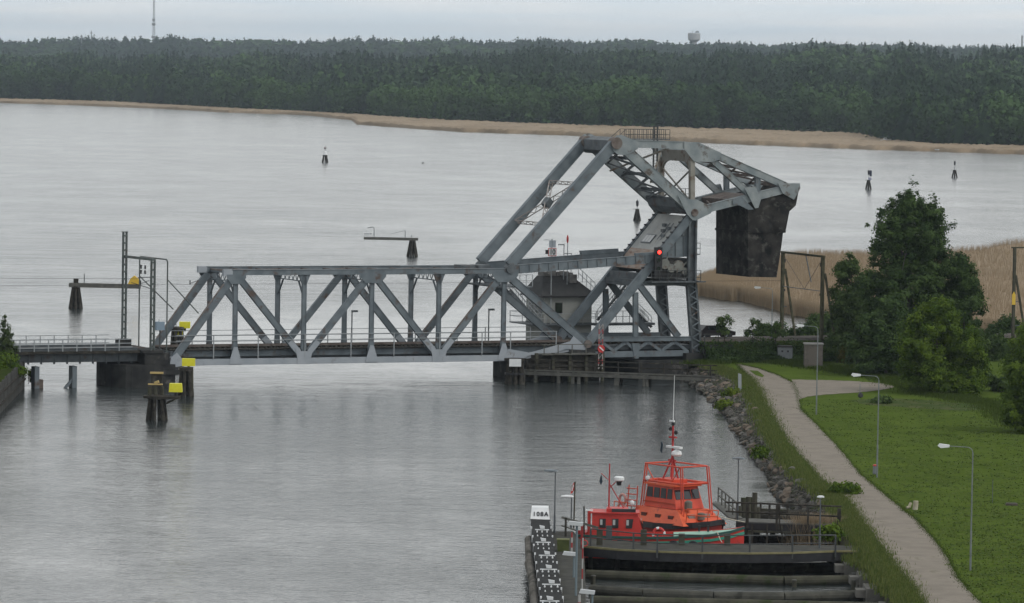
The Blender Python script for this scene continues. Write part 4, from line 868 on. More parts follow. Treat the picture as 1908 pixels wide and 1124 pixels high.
# cladding of the machinery room between the legs
a, b = Bp(1232,470,.28), Bp(1284,406,.28); d = (b-a).normalized(); nup = Vector((-d.z,0,d.x))
sh = part(MB().prism([a+nup*.3, b+nup*.3, Vector((b.x,W-.28,b.z))+nup*.3, Vector((a.x,W-.28,a.z))+nup*.3], -nup*.08), 'front_cladding', SHEET)
c0, c1 = Bp(1240,460,0), Bp(1253,444,0)
m = MB(); f = lambda p, v: Vector((p.x,v,p.z))+nup*.33
m.prism([f(c0,3.2), f(c1,3.2), f(c1,5.4), f(c0,5.4)], nup*.05); wf = part(m, 'window_frame', STEELD, sh)
m = MB(); c0, c1 = c0.lerp(c1,.1), c0.lerp(c1,.9)
for k in range(3): va = 3.32+k*.68; m.prism([f(c0,va)+nup*.06, f(c1,va)+nup*.06, f(c1,va+.58)+nup*.06, f(c0,va+.58)+nup*.06], nup*.01)
part(m, 'pane', mat('pale_pane',(.40,.41,.41),rough=.2), sh)
m = MB()
for px, py, v in ((1252,447,1.6),(1262,433,1.5),(1266,428,3),(1258,438,2.3)): p = f(Bp(px,py,0),v); m.box(p-Vector((.15,.3,.02)), p+Vector((.15,.3,.3)))
for v in (1.2, 2.0): m.tube(f(Bp(1245,453,0),v)+nup*.1, f(Bp(1270,422,0),v)+nup*.1, .04)
part(m, 'fittings', STEELD, sh)
m = MB()
for v in (0,W):
    for k in range(11): p = Bp(1200,510,0).lerp(Bp(1284,406,0), (k+.5)/11); p = at(p,v)+nup*.48; m.box(p-Vector((.13,.14,.08)), p+Vector((.13,.14,.10)))
    m.beam(at(Bp(1202,508,0),v)+nup*.42, at(Bp(1284,406,0),v)+nup*.42, .1, .05); part(m, 'bolt_bracket_rail', BLACK); m = MB()
a, b = Bp(1204,506,.28), Bp(1232,470,.28)
part(MB().prism([a+nup*.3, b+nup*.3, at(b,W-.28)+nup*.3, at(a,W-.28)+nup*.3], -nup*.08), 'corrugated_cladding', CORR)
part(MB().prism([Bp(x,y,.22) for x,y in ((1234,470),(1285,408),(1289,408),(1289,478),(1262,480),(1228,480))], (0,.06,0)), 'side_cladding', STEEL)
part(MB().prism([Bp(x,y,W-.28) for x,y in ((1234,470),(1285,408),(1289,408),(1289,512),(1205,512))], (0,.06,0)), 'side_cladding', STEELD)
m = MB()
for x in (1246,1260,1275): m.beam(Bp(x,478,.17), Bp(x,478-(x-1228)*1.15,.17), .04,.08)
m.box(tuple(Bp(1272,440,.12)), tuple(Bp(1284,422,.2))); part(m, 'side_panel_ribs', STEELD)
part(MB().prism([Bp(1228,482,.5),Bp(1289,482,.5),Bp(1289,520,.5),Bp(1240,520,.5)], (0,W-1,0)), 'machinery_box', mat('machinery_dark', (.02,.022,.024),(.05,.045,.04),1.5,.8))
m = MB()
for x, y, r in ((1240,492,.55),(1252,500,.45),(1266,496,.6),(1278,506,.4)): p = Bp(x,y,.35); m.tube(p-Vector((0,.25,0)), p+Vector((0,.2,0)), r, n=16)
for x0,y0,x1,y1 in ((1236,500,1246,478),(1246,505,1284,500),(1262,508,1284,486)): m.beam(Bp(x0,y0,.2), Bp(x1,y1,.2), .1,.16)
part(m, 'machinery_gears', mat('old_machine_paint', (.13,.14,.13),(.20,.20,.18),1.5,.6,0,(.10,.07,.05),.58,2))
m = MB(); p0, p1 = Bp(1205,524,-1.1), Bp(1297,524,-1.1); m.box((p0.x,-1.1,p0.z-.12),(p1.x,.4,p0.z)); m.box((p1.x-.6,-1.1,p0.z-.12),(p1.x+.6,W+.6,p0.z)); part(m, 'machinery_platform', STEELD)
m = MB()
for x in np.linspace(p0.x, p1.x, 7): m.box((x-.03,-1.08,p0.z),(x+.03,-1.02,p0.z+1.15))
for zz in (.4,.78,1.15): m.box((p0.x,-1.07,p0.z+zz-.03),(p1.x,-1.03,p0.z+zz+.03))
for k in (2,3,4): x = p0.x+(p1.x-p0.x)*k/6; m.beam((x,-1.05,p0.z),(x+.8,-1.05,p0.z+1.15),.04,.05)
part(m, 'platform_railing', RAILD)
for y in (473, 440+33):                 # small balcony on the rear leg
    p = Bp(1293,y,.0); m = MB(); m.box((p.x,-.3,p.z-.1),(p.x+.6,.6,p.z)); 
    for zz in (.55,1.1): m.box((p.x+.56,-.3,p.z+zz),(p.x+.6,.6,p.z+zz+.05)); m.box((p.x,-.3,p.z+zz),(p.x+.6,-.26,p.z+zz+.05))
    m.box((p.x+.56,-.3,p.z),(p.x+.6,-.26,p.z+1.15)); m.box((p.x+.56,.55,p.z),(p.x+.6,.6,p.z+1.15))
part(m, 'leg_balcony', STEELD)
p = Bp(1275,372,1); m = MB(); m.box((U(1258,372),.6,p.z-.08),(U(1290,372),W-.6,p.z))
for x in np.linspace(U(1258,372),U(1290,372),5): m.box((x-.03,.6,p.z),(x+.03,.66,p.z+1.15))
for zz in (.55,1.1): m.box((U(1258,372),.6,p.z+zz),(U(1290,372),.64,p.z+zz+.05))
part(m, 'pivot_walkway', STEELD)
# lower walkway and stair within the tower, house side
z = NP(1150,602,W+.6)[1]; m = MB(); m.box((U(1106,600,W+.6),W+.3,z-.25),(U(1218,600,W+.6),W+1.6,z)); part(m, 'side_walkway', STEELD)
m = MB(); xa, xb = U(1106,600,W+.6), U(1205,600,W+.6)
for x in np.linspace(xa,xb,9): m.box((x-.03,W+1.55,z),(x+.03,W+1.6,z+1.25))
for zz in (.6,1.2): m.box((xa,W+1.55,z+zz),(xb,W+1.6,z+zz+.05))
part(m, 'walkway_railing', RAILM)
def stair(a, b, wv, side, rails=True, name='stair'):
    """open steel stair from a down to b, width along side"""
    side = Vector(side)*wv; m = MB(); n = max(3, int(abs(a.z-b.z)/.24))
    for s in (side*0, side): m.beam(a+s, b+s, .06, .26)
    for i in range(n+1): c = a.lerp(b, i/n); m.prism([c+Vector((-.16,0,.06)), c+Vector((.16,0,.06)), c+Vector((.16,0,.06))+side, c+Vector((-.16,0,.06))+side], (0,0,.05))
    o = part(m, name, STEELD); m = MB()
    if rails:
        for s in (side*0, side):
            for zz in (.6,1.1): m.beam(a+s+Vector((0,0,zz)), b+s+Vector((0,0,zz)), .05,.05)
            for i in range(0,n+1,3): c = a.lerp(b, i/n)+s; m.beam(c, c+Vector((0,0,1.1)), .05,.05)
        part(m, 'handrail', RAILM, o)
    return o
def Q(px, py, v): u, z = NP(px, py, v); return Vector((u, v, z))
stair(Q(950,540,W+.35), Q(1008,606,W+.35), 1.0, (0,1,0))
stair(Q(1173,532,W+.35), Q(1120,598,W+.35), .9, (0,1,0))
stair(Q(1186,582,W+2.0), Q(1214,610,W+2.0), .8, (0,1,0))
# bearing of the leaf on the rest pier, navigation lamps on the bridge
part(MB().box((XS[0]-.6,-.3,1.2),(XS[0]+.5,.6,1.95)), 'rest_bearing', BLACK); part(MB().box((XS[0]-.6,W-.6,1.2),(XS[0]+.5,W+.3,1.95)), 'rest_bearing', BLACK)
# ------------------------------------------------------------------ piers
sp = bthing('bridge_pier', 'dark rounded masonry pier under the free end of the leaf', 'pier', (XS[0]-2.4,W/2,0))
u0_, u1_ = U(190,700,W/2), U(322,700)
m = MB(); rw = (W+1.4)/2; pts = []
for t in np.linspace(pi/2, 3*pi/2, 10): pts.append((u0_+1.6+cos(t)*1.6, W/2+sin(t)*rw, -.8))
pts += [(u1_,-.7,-.8),(u1_+.3,W+.7,-.8)]
m.prism([Vector(p) for p in pts][::-1], (0,0,3.1)); part(m, 'shaft', CONCD, sp)
m = MB(); m.box((U(266,660),-.6,2.31),(U(312,660),W+.5,3.45)); m.box((U(298,690),-.9,1.3),(U(336,690),W+.9,1.7)); part(m, 'bearing_block', CONCD, sp)
part(MB().box((U(262,640),-.75,3.46),(U(300,640),W+.75,3.72)), 'coping', CONCD, sp)
bp_ = bthing('bridge_pier', 'dark concrete pier under the heel of the leaf behind the timber fender', 'pier', (HU-2,W/2,0))
part(MB().prism([(U(978),-.6,-.8),(U(1114),-.6,-.8),(U(1114),W+.6,-.8),(U(978),W+.6,-.8)],(0,0,2.75)), 'shaft', CONCD, bp_)
part(MB().box((U(1060),-.3,1.96),(U(1108),W+.3,3.2)), 'bearing_block', CONCD, bp_)
bq_ = bthing('bridge_pier', 'dark concrete pier under the rear legs of the tower', 'pier', (U(1240),W/2,0))
part(MB().prism([(U(1182),-1.2,-.8),(U(1320),-1.2,-.8),(U(1320),W+1,-.8),(U(1182),W+1,-.8)],(0,0,2.8)), 'shaft', CONCD, bq_)
part(MB().box((U(1272),-1.0,2.01),(U(1330),W+.8,2.7)), 'coping', CONCD, bq_)
ab = bthing('abutment', 'dark stone abutment where the railway reaches the right bank', 'abutment', (U(1310)+1,W/2,GZ))
part(MB().box((U(1303),-1.5,.5),(U(1330)+1.5,W+1.5,3.6)), 'wall', CONCD, ab)
# ------------------------------------------------------------------ approach viaduct
va_ = bthing('approach_bridge', 'dark plate girder approach span with railings left of the leaf', 'bridge', (U(120),W/2,3.5))
ua, ub = -48, U(262,640); V0, V1 = 1.0, W-1.0
for v in (V0, V1):
    g = part(MB().girder((ua,v,NP(120,662,V0)[1]),(ub,v,NP(120,662,V0)[1]),.3,1.35), 'plate_girder', STEELD, va_)
    m = MB(); x = ub-.6
    while x > ua: m.box((x-.04,v-.20,2.38),(x+.04,v+.20,3.35)); x -= 1.35
    part(m, 'stiffeners', STEELD, g)
part(MB().box((ua,V0-.9,3.42),(ub+.6,V1+.9,3.66)), 'deck', TIMB, va_)
for v in (2.83, 4.27): part(MB().box((ua,v-.035,3.66),(ub+1.5,v+.035,3.82)), 'rail', RUSTY, va_)
for v in (V0-.85, V1+.85):
    m = MB(); x = ub-2.2
    while x > ua: m.box((x-.045,v-.04,3.6),(x+.045,v+.04,4.85)); x -= 1.48
    for z in (4.05,4.43,4.83): m.box((ua,v-.03,z-.035),(ub-.8,v+.03,z+.035))
    part(m, 'railing', RAILM, va_)
for px, br in ((68,0),(138,1)):
    m = MB(); x = U(px,700,V0); 
    c_ = part(m.box((x-.24,V0-.2,-1),(x+.24,V0+.9,2.15)), 'trestle', STEEL, va_)
    if br: part(MB().beam((x-1.25,V0,-.4),(x-.1,V0,.95),.22,.26), 'raking_strut', STEEL, va_)
    else: part(MB().box((x+.25,V0+.1,-.6),(x+.75,V0+1.0,.85)), 'concrete_stub', mat('brown_stub',(.10,.08,.07),(.15,.12,.10),2,.9), va_)
# ------------------------------------------------------------------ catenary masts at the free end, loading gauge hoop
def lattice_mast(m, u, v, z0, z1, w, n, top=False):
    for a in (-1,1):
        for b in (-1,1): m.box((u+a*w/2-.05,v+b*w/2-.05,z0),(u+a*w/2+.05,v+b*w/2+.05,z1))
    for i in range(n):
        z = z0+(z1-z0)*(i+.5)/n; s = .16
        for b in (-1,1): m.box((u-w/2,v+b*w/2-.02,z-s/2),(u+w/2,v+b*w/2+.02,z+s/2)); m.box((u+b*w/2-.02,v-w/2,z-s/2),(u+b*w/2+.02,v+w/2,z+s/2))
    if top: m.box((u-w*.75,v-w*.75,z1),(u+w*.75,v+w*.75,z1+.08))
MST = mat('mast_paint', (.06,.075,.072), (.11,.13,.125), 1.5, .6, 0, (.07,.05,.04), .6, 2)
uM = U(284,640)
cp = bthing('catenary_portal', 'lattice catenary portal with one tall mast at the free end of the leaf', 'catenary portal', (uM,W/2,3.6))
m = MB(); z1 = NP(231,433,W)[1]; lattice_mast(m, U(231,600,W), W, 3.6, z1, .34, 16, True); part(m, 'tall_mast', MST, cp)
m = MB(); z2 = NP(284,483,0)[1]; lattice_mast(m, U(284,600), 0, 3.6, z2, .34, 13); part(m, 'short_mast', MST, cp)
uL = U(231,600,W); part(MB().beam((uL,W,z2-.05),(uM,0,z2-.05),.26,.26,(0,0,1)), 'cross_beam', MST, cp)
part(MB().box((uL-.7,W-.6,3.6),(uL+.6,W+.6,4.4)), 'mast_base', CONCD, cp)
m = MB(); zq = NP(270,506,W/2)[1]
for v in (2.0,3.0):
    u = uL+(uM-uL)*(W-v)/W
    for z in (zq, zq+.5): m.lathe([(.05,0),(.14,.05),(.05,.12),(.14,.17),(.05,.25),(.14,.30),(.05,.4)], (u, v, z-.2), 8)
m.tube((uM,.2,zq-.4),(uM-.4,3.3,zq-.6),.04); m.tube((uM,.2,zq-1.6),(uM-1.0,3.5,zq-1.1),.035); part(m, 'insulator', BLACK, cp)
hp = bthing('clearance_hoop', 'thin pipe hoop braced down to the end diagonals of the leaf', 'pipe frame', (U(311,640),W/2,3.6))
zh = NP(311,484,0)[1]; uh = U(311,600); uh2 = U(259,600,W)
m = MB(); m.path([(uh,0,3.4),(uh,0,zh-.25),(uh-.02,.25,zh),(uh2,W-.25,zh),(uh2,W,zh-.25),(uh2,W,3.4)], .075, 8); part(m, 'hoop', MST, hp)
m = MB(); a = Q(311,520,0); b = Q(370,584,0); m.tube(a, b, .06); m.tube(a+Vector((uh2-uh,W,0)), b+Vector((0,W,0)), .06); part(m, 'stay', MST, hp)
sb = bthing('signal_box', 'small pale blue signal cabinet on a post by the end of the leaf', 'signal cabinet', (*[U(298,610,2),2],4.2))
c = Q(298,606,2); part(MB().box((c.x-.45,1.7,c.z-.5),(c.x+.4,2.3,c.z+.35)), 'cabinet', mat('pale_blue_paint',(.22,.29,.36)), sb); part(MB().box((c.x-.06,1.95,3.5),(c.x+.06,2.05,c.z-.5)), 'post', RAILD, sb); part(MB().box((c.x-.1,1.8,c.z+.35),(c.x+.7,2.2,c.z+.6)), 'lamp_cap', WHITE, sb)
# contact wire
cw_ = bthing('overhead_wire', 'thin overhead contact wire running along the track through the bridge', 'overhead wire', (0,3.55,9.5))
zw = NP(700,528,3.55)[1]; m = MB(); m.tube((-55,3.55,zw),(U(1455,520,3.5),3.55,zw),.018,n=4); m.tube((-55,3.55,zw+.9),(uM,3.55,zw+.6),.018,n=4); part(m, 'wire', BLACK, cw_)
m = MB()
for px in (262,354,420,884): x = U(px,528,3.55); m.box((x-.04,3.5,zw),(x+.04,3.6,zw+.45)); m.tube((x,3.55,zw+.1),(x+.7,3.0,zw+.45),.03)
part(m, 'dropper', BLACK, cw_)
# ================================================================== OPERATOR HOUSE
vh = W+1.3
def H_(px, py, v=vh): u, z = NP(px, py, v); return u, z
ux0, zf = H_(1013,602); ux1 = H_(1102,602)[0]; ze = H_(1040,551)[1]; zr = H_(1040,516)[1]; dep = 4.4
oh = bthing('control_house', 'grey rendered bridge control house with dark hipped roof behind the leaf heel', 'house', ((ux0+ux1)/2, vh+dep/2, 0))
part(MB().box((ux0,vh,zf-2.6),(ux1,vh+dep,ze)), 'wall', WALLM, oh)
part(MB().box((ux0-.5,vh-.35,-.6),(ux1+.5,vh+dep+.4,zf-2.3)), 'foundation', CONCD, oh)
part(MB().box((ux0-.06,vh-.06,zf-.18),(ux1+.06,vh+dep+.06,zf)), 'string_course', STEELD, oh)
e_ = .45; r = 1.7; m = MB()
vs = [(ux0-e_,vh-e_,ze),(ux1+e_,vh-e_,ze),(ux1+e_,vh+dep+e_,ze),(ux0-e_,vh+dep+e_,ze),(ux0+.5,vh+1.5,zr),(ux1-1.7,vh+1.5,zr),(ux1-1.7,vh+dep-1.5,zr),(ux0+.5,vh+dep-1.5,zr)]
rf = part(m.add(vs, [(0,1,5,4),(1,2,6,5),(2,3,7,6),(3,0,4,7),(4,5,6,7),(3,2,1,0)]), 'roof', ROOFM, oh)
part(MB().box((ux0-e_-.05,vh-e_-.05,ze-.16),(ux1+e_+.05,vh+dep+e_+.05,ze-.01)), 'eave', BLACK, oh)
m = MB()
for i in range(7):
    x = ux0+.6+i*.5; m.box((x,vh+1.4,zr+.02),(x+.42,vh+dep-1.5,zr+random.uniform(.15,.6)))
m.box((ux1-2.3,vh+.6,zr-.7),(ux1-1.5,vh+1.3,zr+.2)); part(m, 'roof_equipment', mat('roof_clutter',(.10,.10,.095),(.22,.21,.20),2,.8), rf)
m = MB(); xs = np.linspace(ux1-1.6,ux1+.4,5)
for i, x in enumerate(xs): zz = zr-.2-i*.42; m.beam((x,vh+.1,zz),(x,vh+.1,zz+1.2),.05,.05)
m.beam((xs[0],vh+.1,zr+1.0),(xs[-1],vh+.1,zr-.7),.05,.05); m.beam((xs[0],vh+.1,zr+.4),(xs[-1],vh+.1,zr-1.3),.05,.05); part(m, 'roof_railing', RAILM, rf)
(wx0,wz0),(wx1,wz1) = H_(1034,585), H_(1048,564)
wf = part(MB().box((wx0,vh-.04,wz0),(wx1,vh+.02,wz1)), 'window', BLACK, oh); part(MB().box((wx0+.07,vh-.055,wz0+.07),(wx1-.07,vh-.042,wz1-.07)), 'pane', GLASS, wf)
for k in range(3):
    wf = part(MB().box((ux0-.04,vh+.5+k*1.15,zf+.7),(ux0+.02,vh+1.35+k*1.15,zf+2.1)), 'window', mat('window_frame_paint',(.22,.24,.25)), oh)
    part(MB().box((ux0-.055,vh+.58+k*1.15,zf+.78),(ux0-.042,vh+1.27+k*1.15,zf+2.02)), 'pane', GLASS, wf)
m = MB()
for v in (vh-.9, vh+dep+.6):
    for x in np.linspace(ux0-1.6,ux1,6): m.box((x-.03,v-.02,zf-.1),(x+.03,v+.02,zf+1.05))
    for zz in (.5,1.0): m.box((ux0-1.6,v-.02,zf+zz),(ux1,v+.02,zf+zz+.05))
for x in [ux0-1.6]:
    for zz in (.5,1.0): m.box((x-.02,vh-.9,zf+zz),(x+.02,vh+dep+.6,zf+zz+.05))
part(m, 'balcony_railing', RAILM, oh); part(MB().box((ux0-1.65,vh-.95,zf-.22),(ux1,vh,zf-.1)).box((ux0-1.65,vh,zf-.22),(ux0,vh+dep+.65,zf-.1)), 'balcony', STEELD, oh)
# speed sign and masts behind the strut
vs_ = W+1.0; u, z = NP(1028,470,vs_)
ss = bthing('speed_sign', 'white square sign reading 10 with red edge under a grey panel', 'sign', (u,vs_,6))
part(MB().box((u-.05,vs_-.05,3.7),(u+.05,vs_+.05,z+1.4)), 'post', RAILM, ss)
part(MB().box((u-.45,vs_-.1,z-.42),(u+.5,vs_-.06,z+.44)), 'red_border', RED, ss)
bd = part(MB().box((u-.38,vs_-.115,z-.35),(u+.43,vs_-.101,z+.37)), 'face', WHITE, ss)
text('number', '10', .82, BLACK, ss, Matrix.Translation((.03,-.125,z-6)) @ Matrix.Rotation(pi/2,4,'X') @ Matrix.Scale(.85,4,(1,0,0)), sp=.95)
part(MB().box((u-.35,vs_-.1,z+.5),(u-.0,vs_-.04,z+1.25)).box((u+.04,vs_-.1,z+.5),(u+.42,vs_-.04,z+1.25)), 'grey_panel', mat('panel_grey',(.38,.42,.46)), ss)
part(MB().box((u-.72,vs_-.2,z-.2),(u-.5,vs_+.05,z+.25)), 'small_lamp', BLACK, ss); part(MB().beam((u-.35,vs_,z+1.3),(u-.9,vs_,z+1.3),.05,.05), 'bracket', RAILM, ss)
u, z = NP(1058,440,W+2); fp = bthing('flag_mast', 'thin white mast with small furled red pennant near the control house', 'mast', (u,W+2,3.6))
part(MB().tube((u,W+2,3.6),(u,W+2,z),.05), 'pole', RAILM, fp); part(MB().lathe([(.03,0),(.11,.15),(.13,.5),(.05,.85)],(u-.02,W+2,z-.75),8), 'pennant', RED, fp); part(MB().box((u-.35,W+1.97,z-1.9),(u+.5,W+2.03,z-1.82)).box((u+.42,W+1.97,z-4),(u+.48,W+2.03,z-1.9)), 'yard', RAILM, fp)
u, z = NP(1051,456,W+2.5); lp = bthing('deck_lamp', 'slim pale lamp post left of the pennant mast', 'street lamp', (u,W+2.5,3.6))
part(MB().tube((u,W+2.5,3.6),(u,W+2.5,z),.05), 'pole', RAILM, lp); part(MB().box((u-.65,W+2.4,z-.06),(u+.02,W+2.6,z+.06)), 'lamp_head', RAILM, lp)
for px, py, lb in ((656,580,'short lamp post on the bridge walkway right of the second lower node plate'),(911,577,'short lamp post on the bridge walkway near the right end of the leaf')):
    u, z = NP(px, py, W-.3); lp = bthing('deck_lamp', lb, 'street lamp', (u,W-.3,3.68), 'lamps on the bridge walkway')
    part(MB().tube((u,W-.3,3.68),(u,W-.3,z),.07), 'pole', STEELD, lp); part(MB().box((u-.02,W-.45,z-.1),(u+.6,W-.15,z+.1)), 'lamp_head', STEELD, lp)
u, z = NP(1226,470,-.8); sg_ = bthing('signal_light', 'black railway signal box showing one lit red light on the tower', 'signal light', (u,-.8,z-3))
part(MB().box((u-.42,-1.0,z-2.8),(u+.42,-.7,z+.5)), 'back_board', BLACK, sg_); part(MB().tube((u,-1.0,z),(u,-1.14,z),.26,n=20), 'hood', BLACK, sg_); part(MB().tube((u,-1.13,z),(u,-1.16,z),.20,n=20), 'red_lens', REDLT, sg_)
for k in (1,2): part(MB().tube((u,-1.0,z-k*.85),(u,-1.05,z-k*.85),.22,n=16), 'dark_lens', GLASS, sg_)
# crossing signal pole with red and white bands in front of the heel
u, z = NP(1120,604,-2.2); rp_ = bthing('banded_mast', 'lattice mast with red and white bands and a round red disc', 'signal mast', (u,-2.2,1.2))
for k in range(9):
    a, b = 1.3+(z-1.3)*k/9, 1.3+(z-1.3)*(k+1)/9; m = MB()
    for s in (-.22,.22):
        m.box((u+s-.04,-2.24,a),(u+s+.04,-2.16,b))
    m.beam((u-.22,-2.2,a),(u+.22,-2.2,b),.04,.05); part(m, 'band', mat('faded_red',(.30,.06,.06)) if k%2 else mat('faded_white',(.30,.29,.28)), rp_)
zc = NP(1119,650,-2.2)[1]; d_ = part(MB().tube((u,-2.3,zc),(u,-2.36,zc),.40,n=24), 'disc', RED, rp_); part(MB().beam((u-.24,-2.39,zc+.2),(u+.24,-2.39,zc-.2),.03,.13), 'white_bar', WHITE, d_)
# ================================================================== TIMBER FENDER in front of the heel pier
FZ = 1.25; fa_, fb_ = onz(968,689,FZ), onz(1336,702,FZ); fd_ = (fb_-fa_).normalized(); fn = Vector((-fd_.y,fd_.x,0)); Z = Vector((0,0,1))
fe = thing('timber_fender', 'dark timber fender walkway on piles with railing in front of the tower', 'jetty', fa_+Vector((0,0,-1.2)))
part(MB().prism([fa_, fb_, fb_+fn*1.5, fa_+fn*1.5], (0,0,-.16)), 'deck', TIMB, fe)
part(MB().beam(fa_-fn*.08+Z*-.32, fb_-fn*.08+Z*-.32, .2, .34, fn), 'wale', TIMG, fe); part(MB().beam(fa_-fn*.05, fb_-fn*.05, .12,.14, fn), 'kerb_board', TIMG, fe)
Ln = (fb_-fa_).length
for px in (1005,1030,1078,1110,1122,1200,1204,1258,1264):
    s = (onz(px,705,0)-fa_).dot(fd_)/Ln; 
    for k in (0,1): p = fa_.lerp(fb_, s)+fn*(k*1.3+.05); part(MB().tube(p+Vector((random.uniform(-.15,.15),0,-2.4)), p, .2, .17), 'pile', TIMB if k else TIMG, fe)
for i in range(9):
    p = fa_+fd_*(.8+i*(Ln-1.5)/8)-fn*.02; part(MB().beam(p-Z*.3, p+Z*1.15, .13,.13, fn), 'railing_post', TIMB, fe)
for zz in (.6,1.12): part(MB().beam(fa_+Z*zz, fb_+Z*zz, .06,.12, fn), 'railing_board', TIMB, fe)
ts = bthing('timber_crib', 'stack of heavy dark timber sheeting between the fender walkway and the pier', 'timber crib', (U(1040),-1.2,0))
m = MB(); x0,x1 = U(975), U(1115)
for k, z in enumerate((.5,1.0,1.5,2.0,2.35)): m.box((x0+(.6 if k>2 else 0),-1.5-.1*(k%2),z),(x1,-.75,z+.42))
part(m, 'beams', TIMB, ts); m = MB()
for x in np.arange(x0+.6,x1,1.9): m.box((x,-1.9,-.8),(x+.3,-1.62,3.0))
part(m, 'uprights', TIML, ts)
part(MB().box((x0+1.2,-2.2,2.8),(x1-1.2,-.8,2.92)), 'walkway', TIMG, ts); m = MB()
for x in np.arange(x0+1.4,x1-1.2,1.6): m.box((x,-2.16,2.92),(x+.08,-2.08,3.9))
m.box((x0+1.2,-2.15,3.84),(x1-1.2,-2.08,3.92)); part(m, 'railing', TIMG, ts)
# cluster of piles with the white board
dc = onz(958,716,0); dp = thing('pile_cluster', 'dark cluster of piles at the fender corner carrying a white board', 'pile cluster', dc)
for i in range(9):
    a = i*.7; q = dc+Vector((cos(a)*.62+random.uniform(-.1,.1), sin(a)*.5, 0)); part(MB().tube(q+Vector((cos(a)*.25,sin(a)*.2,-1.2)), q+Vector((0,0,2.5)), .24,.2), 'pile', TIMB, dp)
part(MB().lathe([(1.05,0),(1.05,.25)], dc+Z*2.4, 12), 'cap', TIMB, dp); part(MB().lathe([(1.0,0),(1.0,.18)], dc+Z*1.0, 12), 'iron_band', BLACK, dp)
ws = thing('notice_board', 'blank white rectangular board on the pile cluster at the fender corner', 'sign', dc+Vector((0,-1.2,1.4)))
c = ond(960,676,dc.y-1.2); part(MB().box(c+Vector((-.66,-.03,-.44)), c+Vector((.66,.03,.44))), 'frame', BLACK, ws); part(MB().box(c+Vector((-.61,-.05,-.39)), c+Vector((.61,-.031,.39))), 'face', WHITE, ws)
# ================================================================== DOLPHINS
def dolphin(name, label, px, py, ptop, wbot, wtop, npile, group=None, m_=TIMB, cat='dolphin', cap=True):
    b = onz(px, py, 0); s = FPX/b.y; o = thing(name, label, cat, b, 0, group); h = (py-ptop)/s; rb, rt = wbot/s/2, wtop/s/2
    for i in range(npile):
        a = 2*pi*i/npile+.3; r_ = .19*max(1, rb/1.0); part(MB().tube(b+Vector((cos(a)*rb*1.06,sin(a)*rb,-.7)), b+Vector((cos(a)*rt*.85,sin(a)*rt*.85,h)), r_, r_*.85, 8), 'pile', m_, o)
    if cap: part(MB().lathe([(rt*1.25,-.15),(rt*1.3,.12),(rt*.9,.2)], b+Z*h, 12), 'cap', m_, o)
    return o, b, s, h
def at_px(px, py, b): return ond(px, py, b.y)
o, b, s, h = dolphin('channel_marker', 'channel marker dolphin with white lantern and round topmark far out on the left', 605.5, 303, 290, 12, 7, 5, 'channel marker dolphins')
part(MB().lathe([(.75,0),(.35,1.2),(.12,1.3)], b+Z*(h+.2), 12), 'white_lantern', WHITE, o); part(MB().tube(b+Z*(h+1.4), b+Z*(h+3.0), .06), 'pole', GALV, o); part(MB().lathe([(.1,-.5),(.5,0),(.1,.5)], b+Z*(h+2.4), 8), 'topmark', mat('faded_red_grey',(.30,.27,.27)), o)
for px, py, pt, pp, lb, bo in ((1187,411,391,372,'channel marker dolphin with a thin pole, seen just left of the tower',0),(1618,353,337,316,'channel marker dolphin with dark box board, left of the birch top',1),(1778.5,331.5,318,299,'channel marker dolphin farthest to the right',0)):
    o, b, s, h = dolphin('channel_marker', lb, px, py, pt, 12 if bo != 0 or px > 1700 else 14, 5, 6, 'channel marker dolphins')
    zp = (py-pp)/s; part(MB().tube(b+Z*h, b+Z*zp, .07), 'pole', GALV, o); part(MB().lathe([(.05,0),(.26,.2),(.3,1.1),(.06,1.4)], b+Z*(zp-1.5), 8), 'lantern', BLACK, o)
    part(MB().beam(b+Z*(h+.15)+Vector((-1.0 if px<1700 else -1.3,0,0)), b+Z*(h+.15)+Vector((.5,0,0)), .4,.08,(0,1,0)), 'gangboard', TIMB, o)
    if bo: part(MB().box(b+Vector((.25,-.1,h+1.2)), b+Vector((.85,.05,h+2.8))), 'board', mat('blue_black',(.03,.035,.06)), o); part(MB().box(b+Vector((-.1,-.3,h+.2)), b+Vector((.75,.3,h+.9))), 'solar_box', mat('pale_violet',(.30,.31,.40)), o)
o, b, s, h = dolphin('guide_dolphin', 'six pile dolphin at the end of the long guide beam, left', 141, 575, 535, 24, 13, 7, 'dolphins with guide beams')
z = h+.25; part(MB().beam(at_px(129,531,b), at_px(262,534,b), 1.0,.55,(0,1,0)), 'guide_beam', TIMG, o); part(MB().box(b+Vector((-.3,-.3,h)), b+Vector((.3,.3,h+1.1))), 'head_post', TIMB, o)
for px, t in ((141,521),(157,510)): part(MB().tube(at_px(px,531,b), at_px(px,t,b), .06), 'iron_post', STEELD, o)
q = at_px(250,533,b); ys = thing('beam_marker', 'yellow triangular marker standing on the left guide beam', 'marker', q)
part(MB().prism([q+Vector((-.85,0,.2)), q+Vector((.75,0,.2)), q+Vector((.5,0,.95)), q+Vector((0,0,1.35)), q+Vector((-.5,0,.95))], (0,.6,0)), 'board', mat('ochre_yellow',(.60,.40,.05)), ys); part(MB().box(q+Vector((-.7,.1,0)), q+Vector((.6,.4,.21))), 'foot', TIMB, ys)
o, b, s, h = dolphin('guide_dolphin', 'dolphin at the end of the guide beam in mid lake', 768, 478, 447, 20, 9, 6, 'dolphins with guide beams')
part(MB().beam(at_px(678,444,b), at_px(779,446,b), 1.0,.45,(0,1,0)), 'guide_beam', TIMG, o)
for px, t in ((755,430),(767,438)): part(MB().tube(at_px(px,445,b), at_px(px,t,b), .06), 'iron_post', GALV, o)
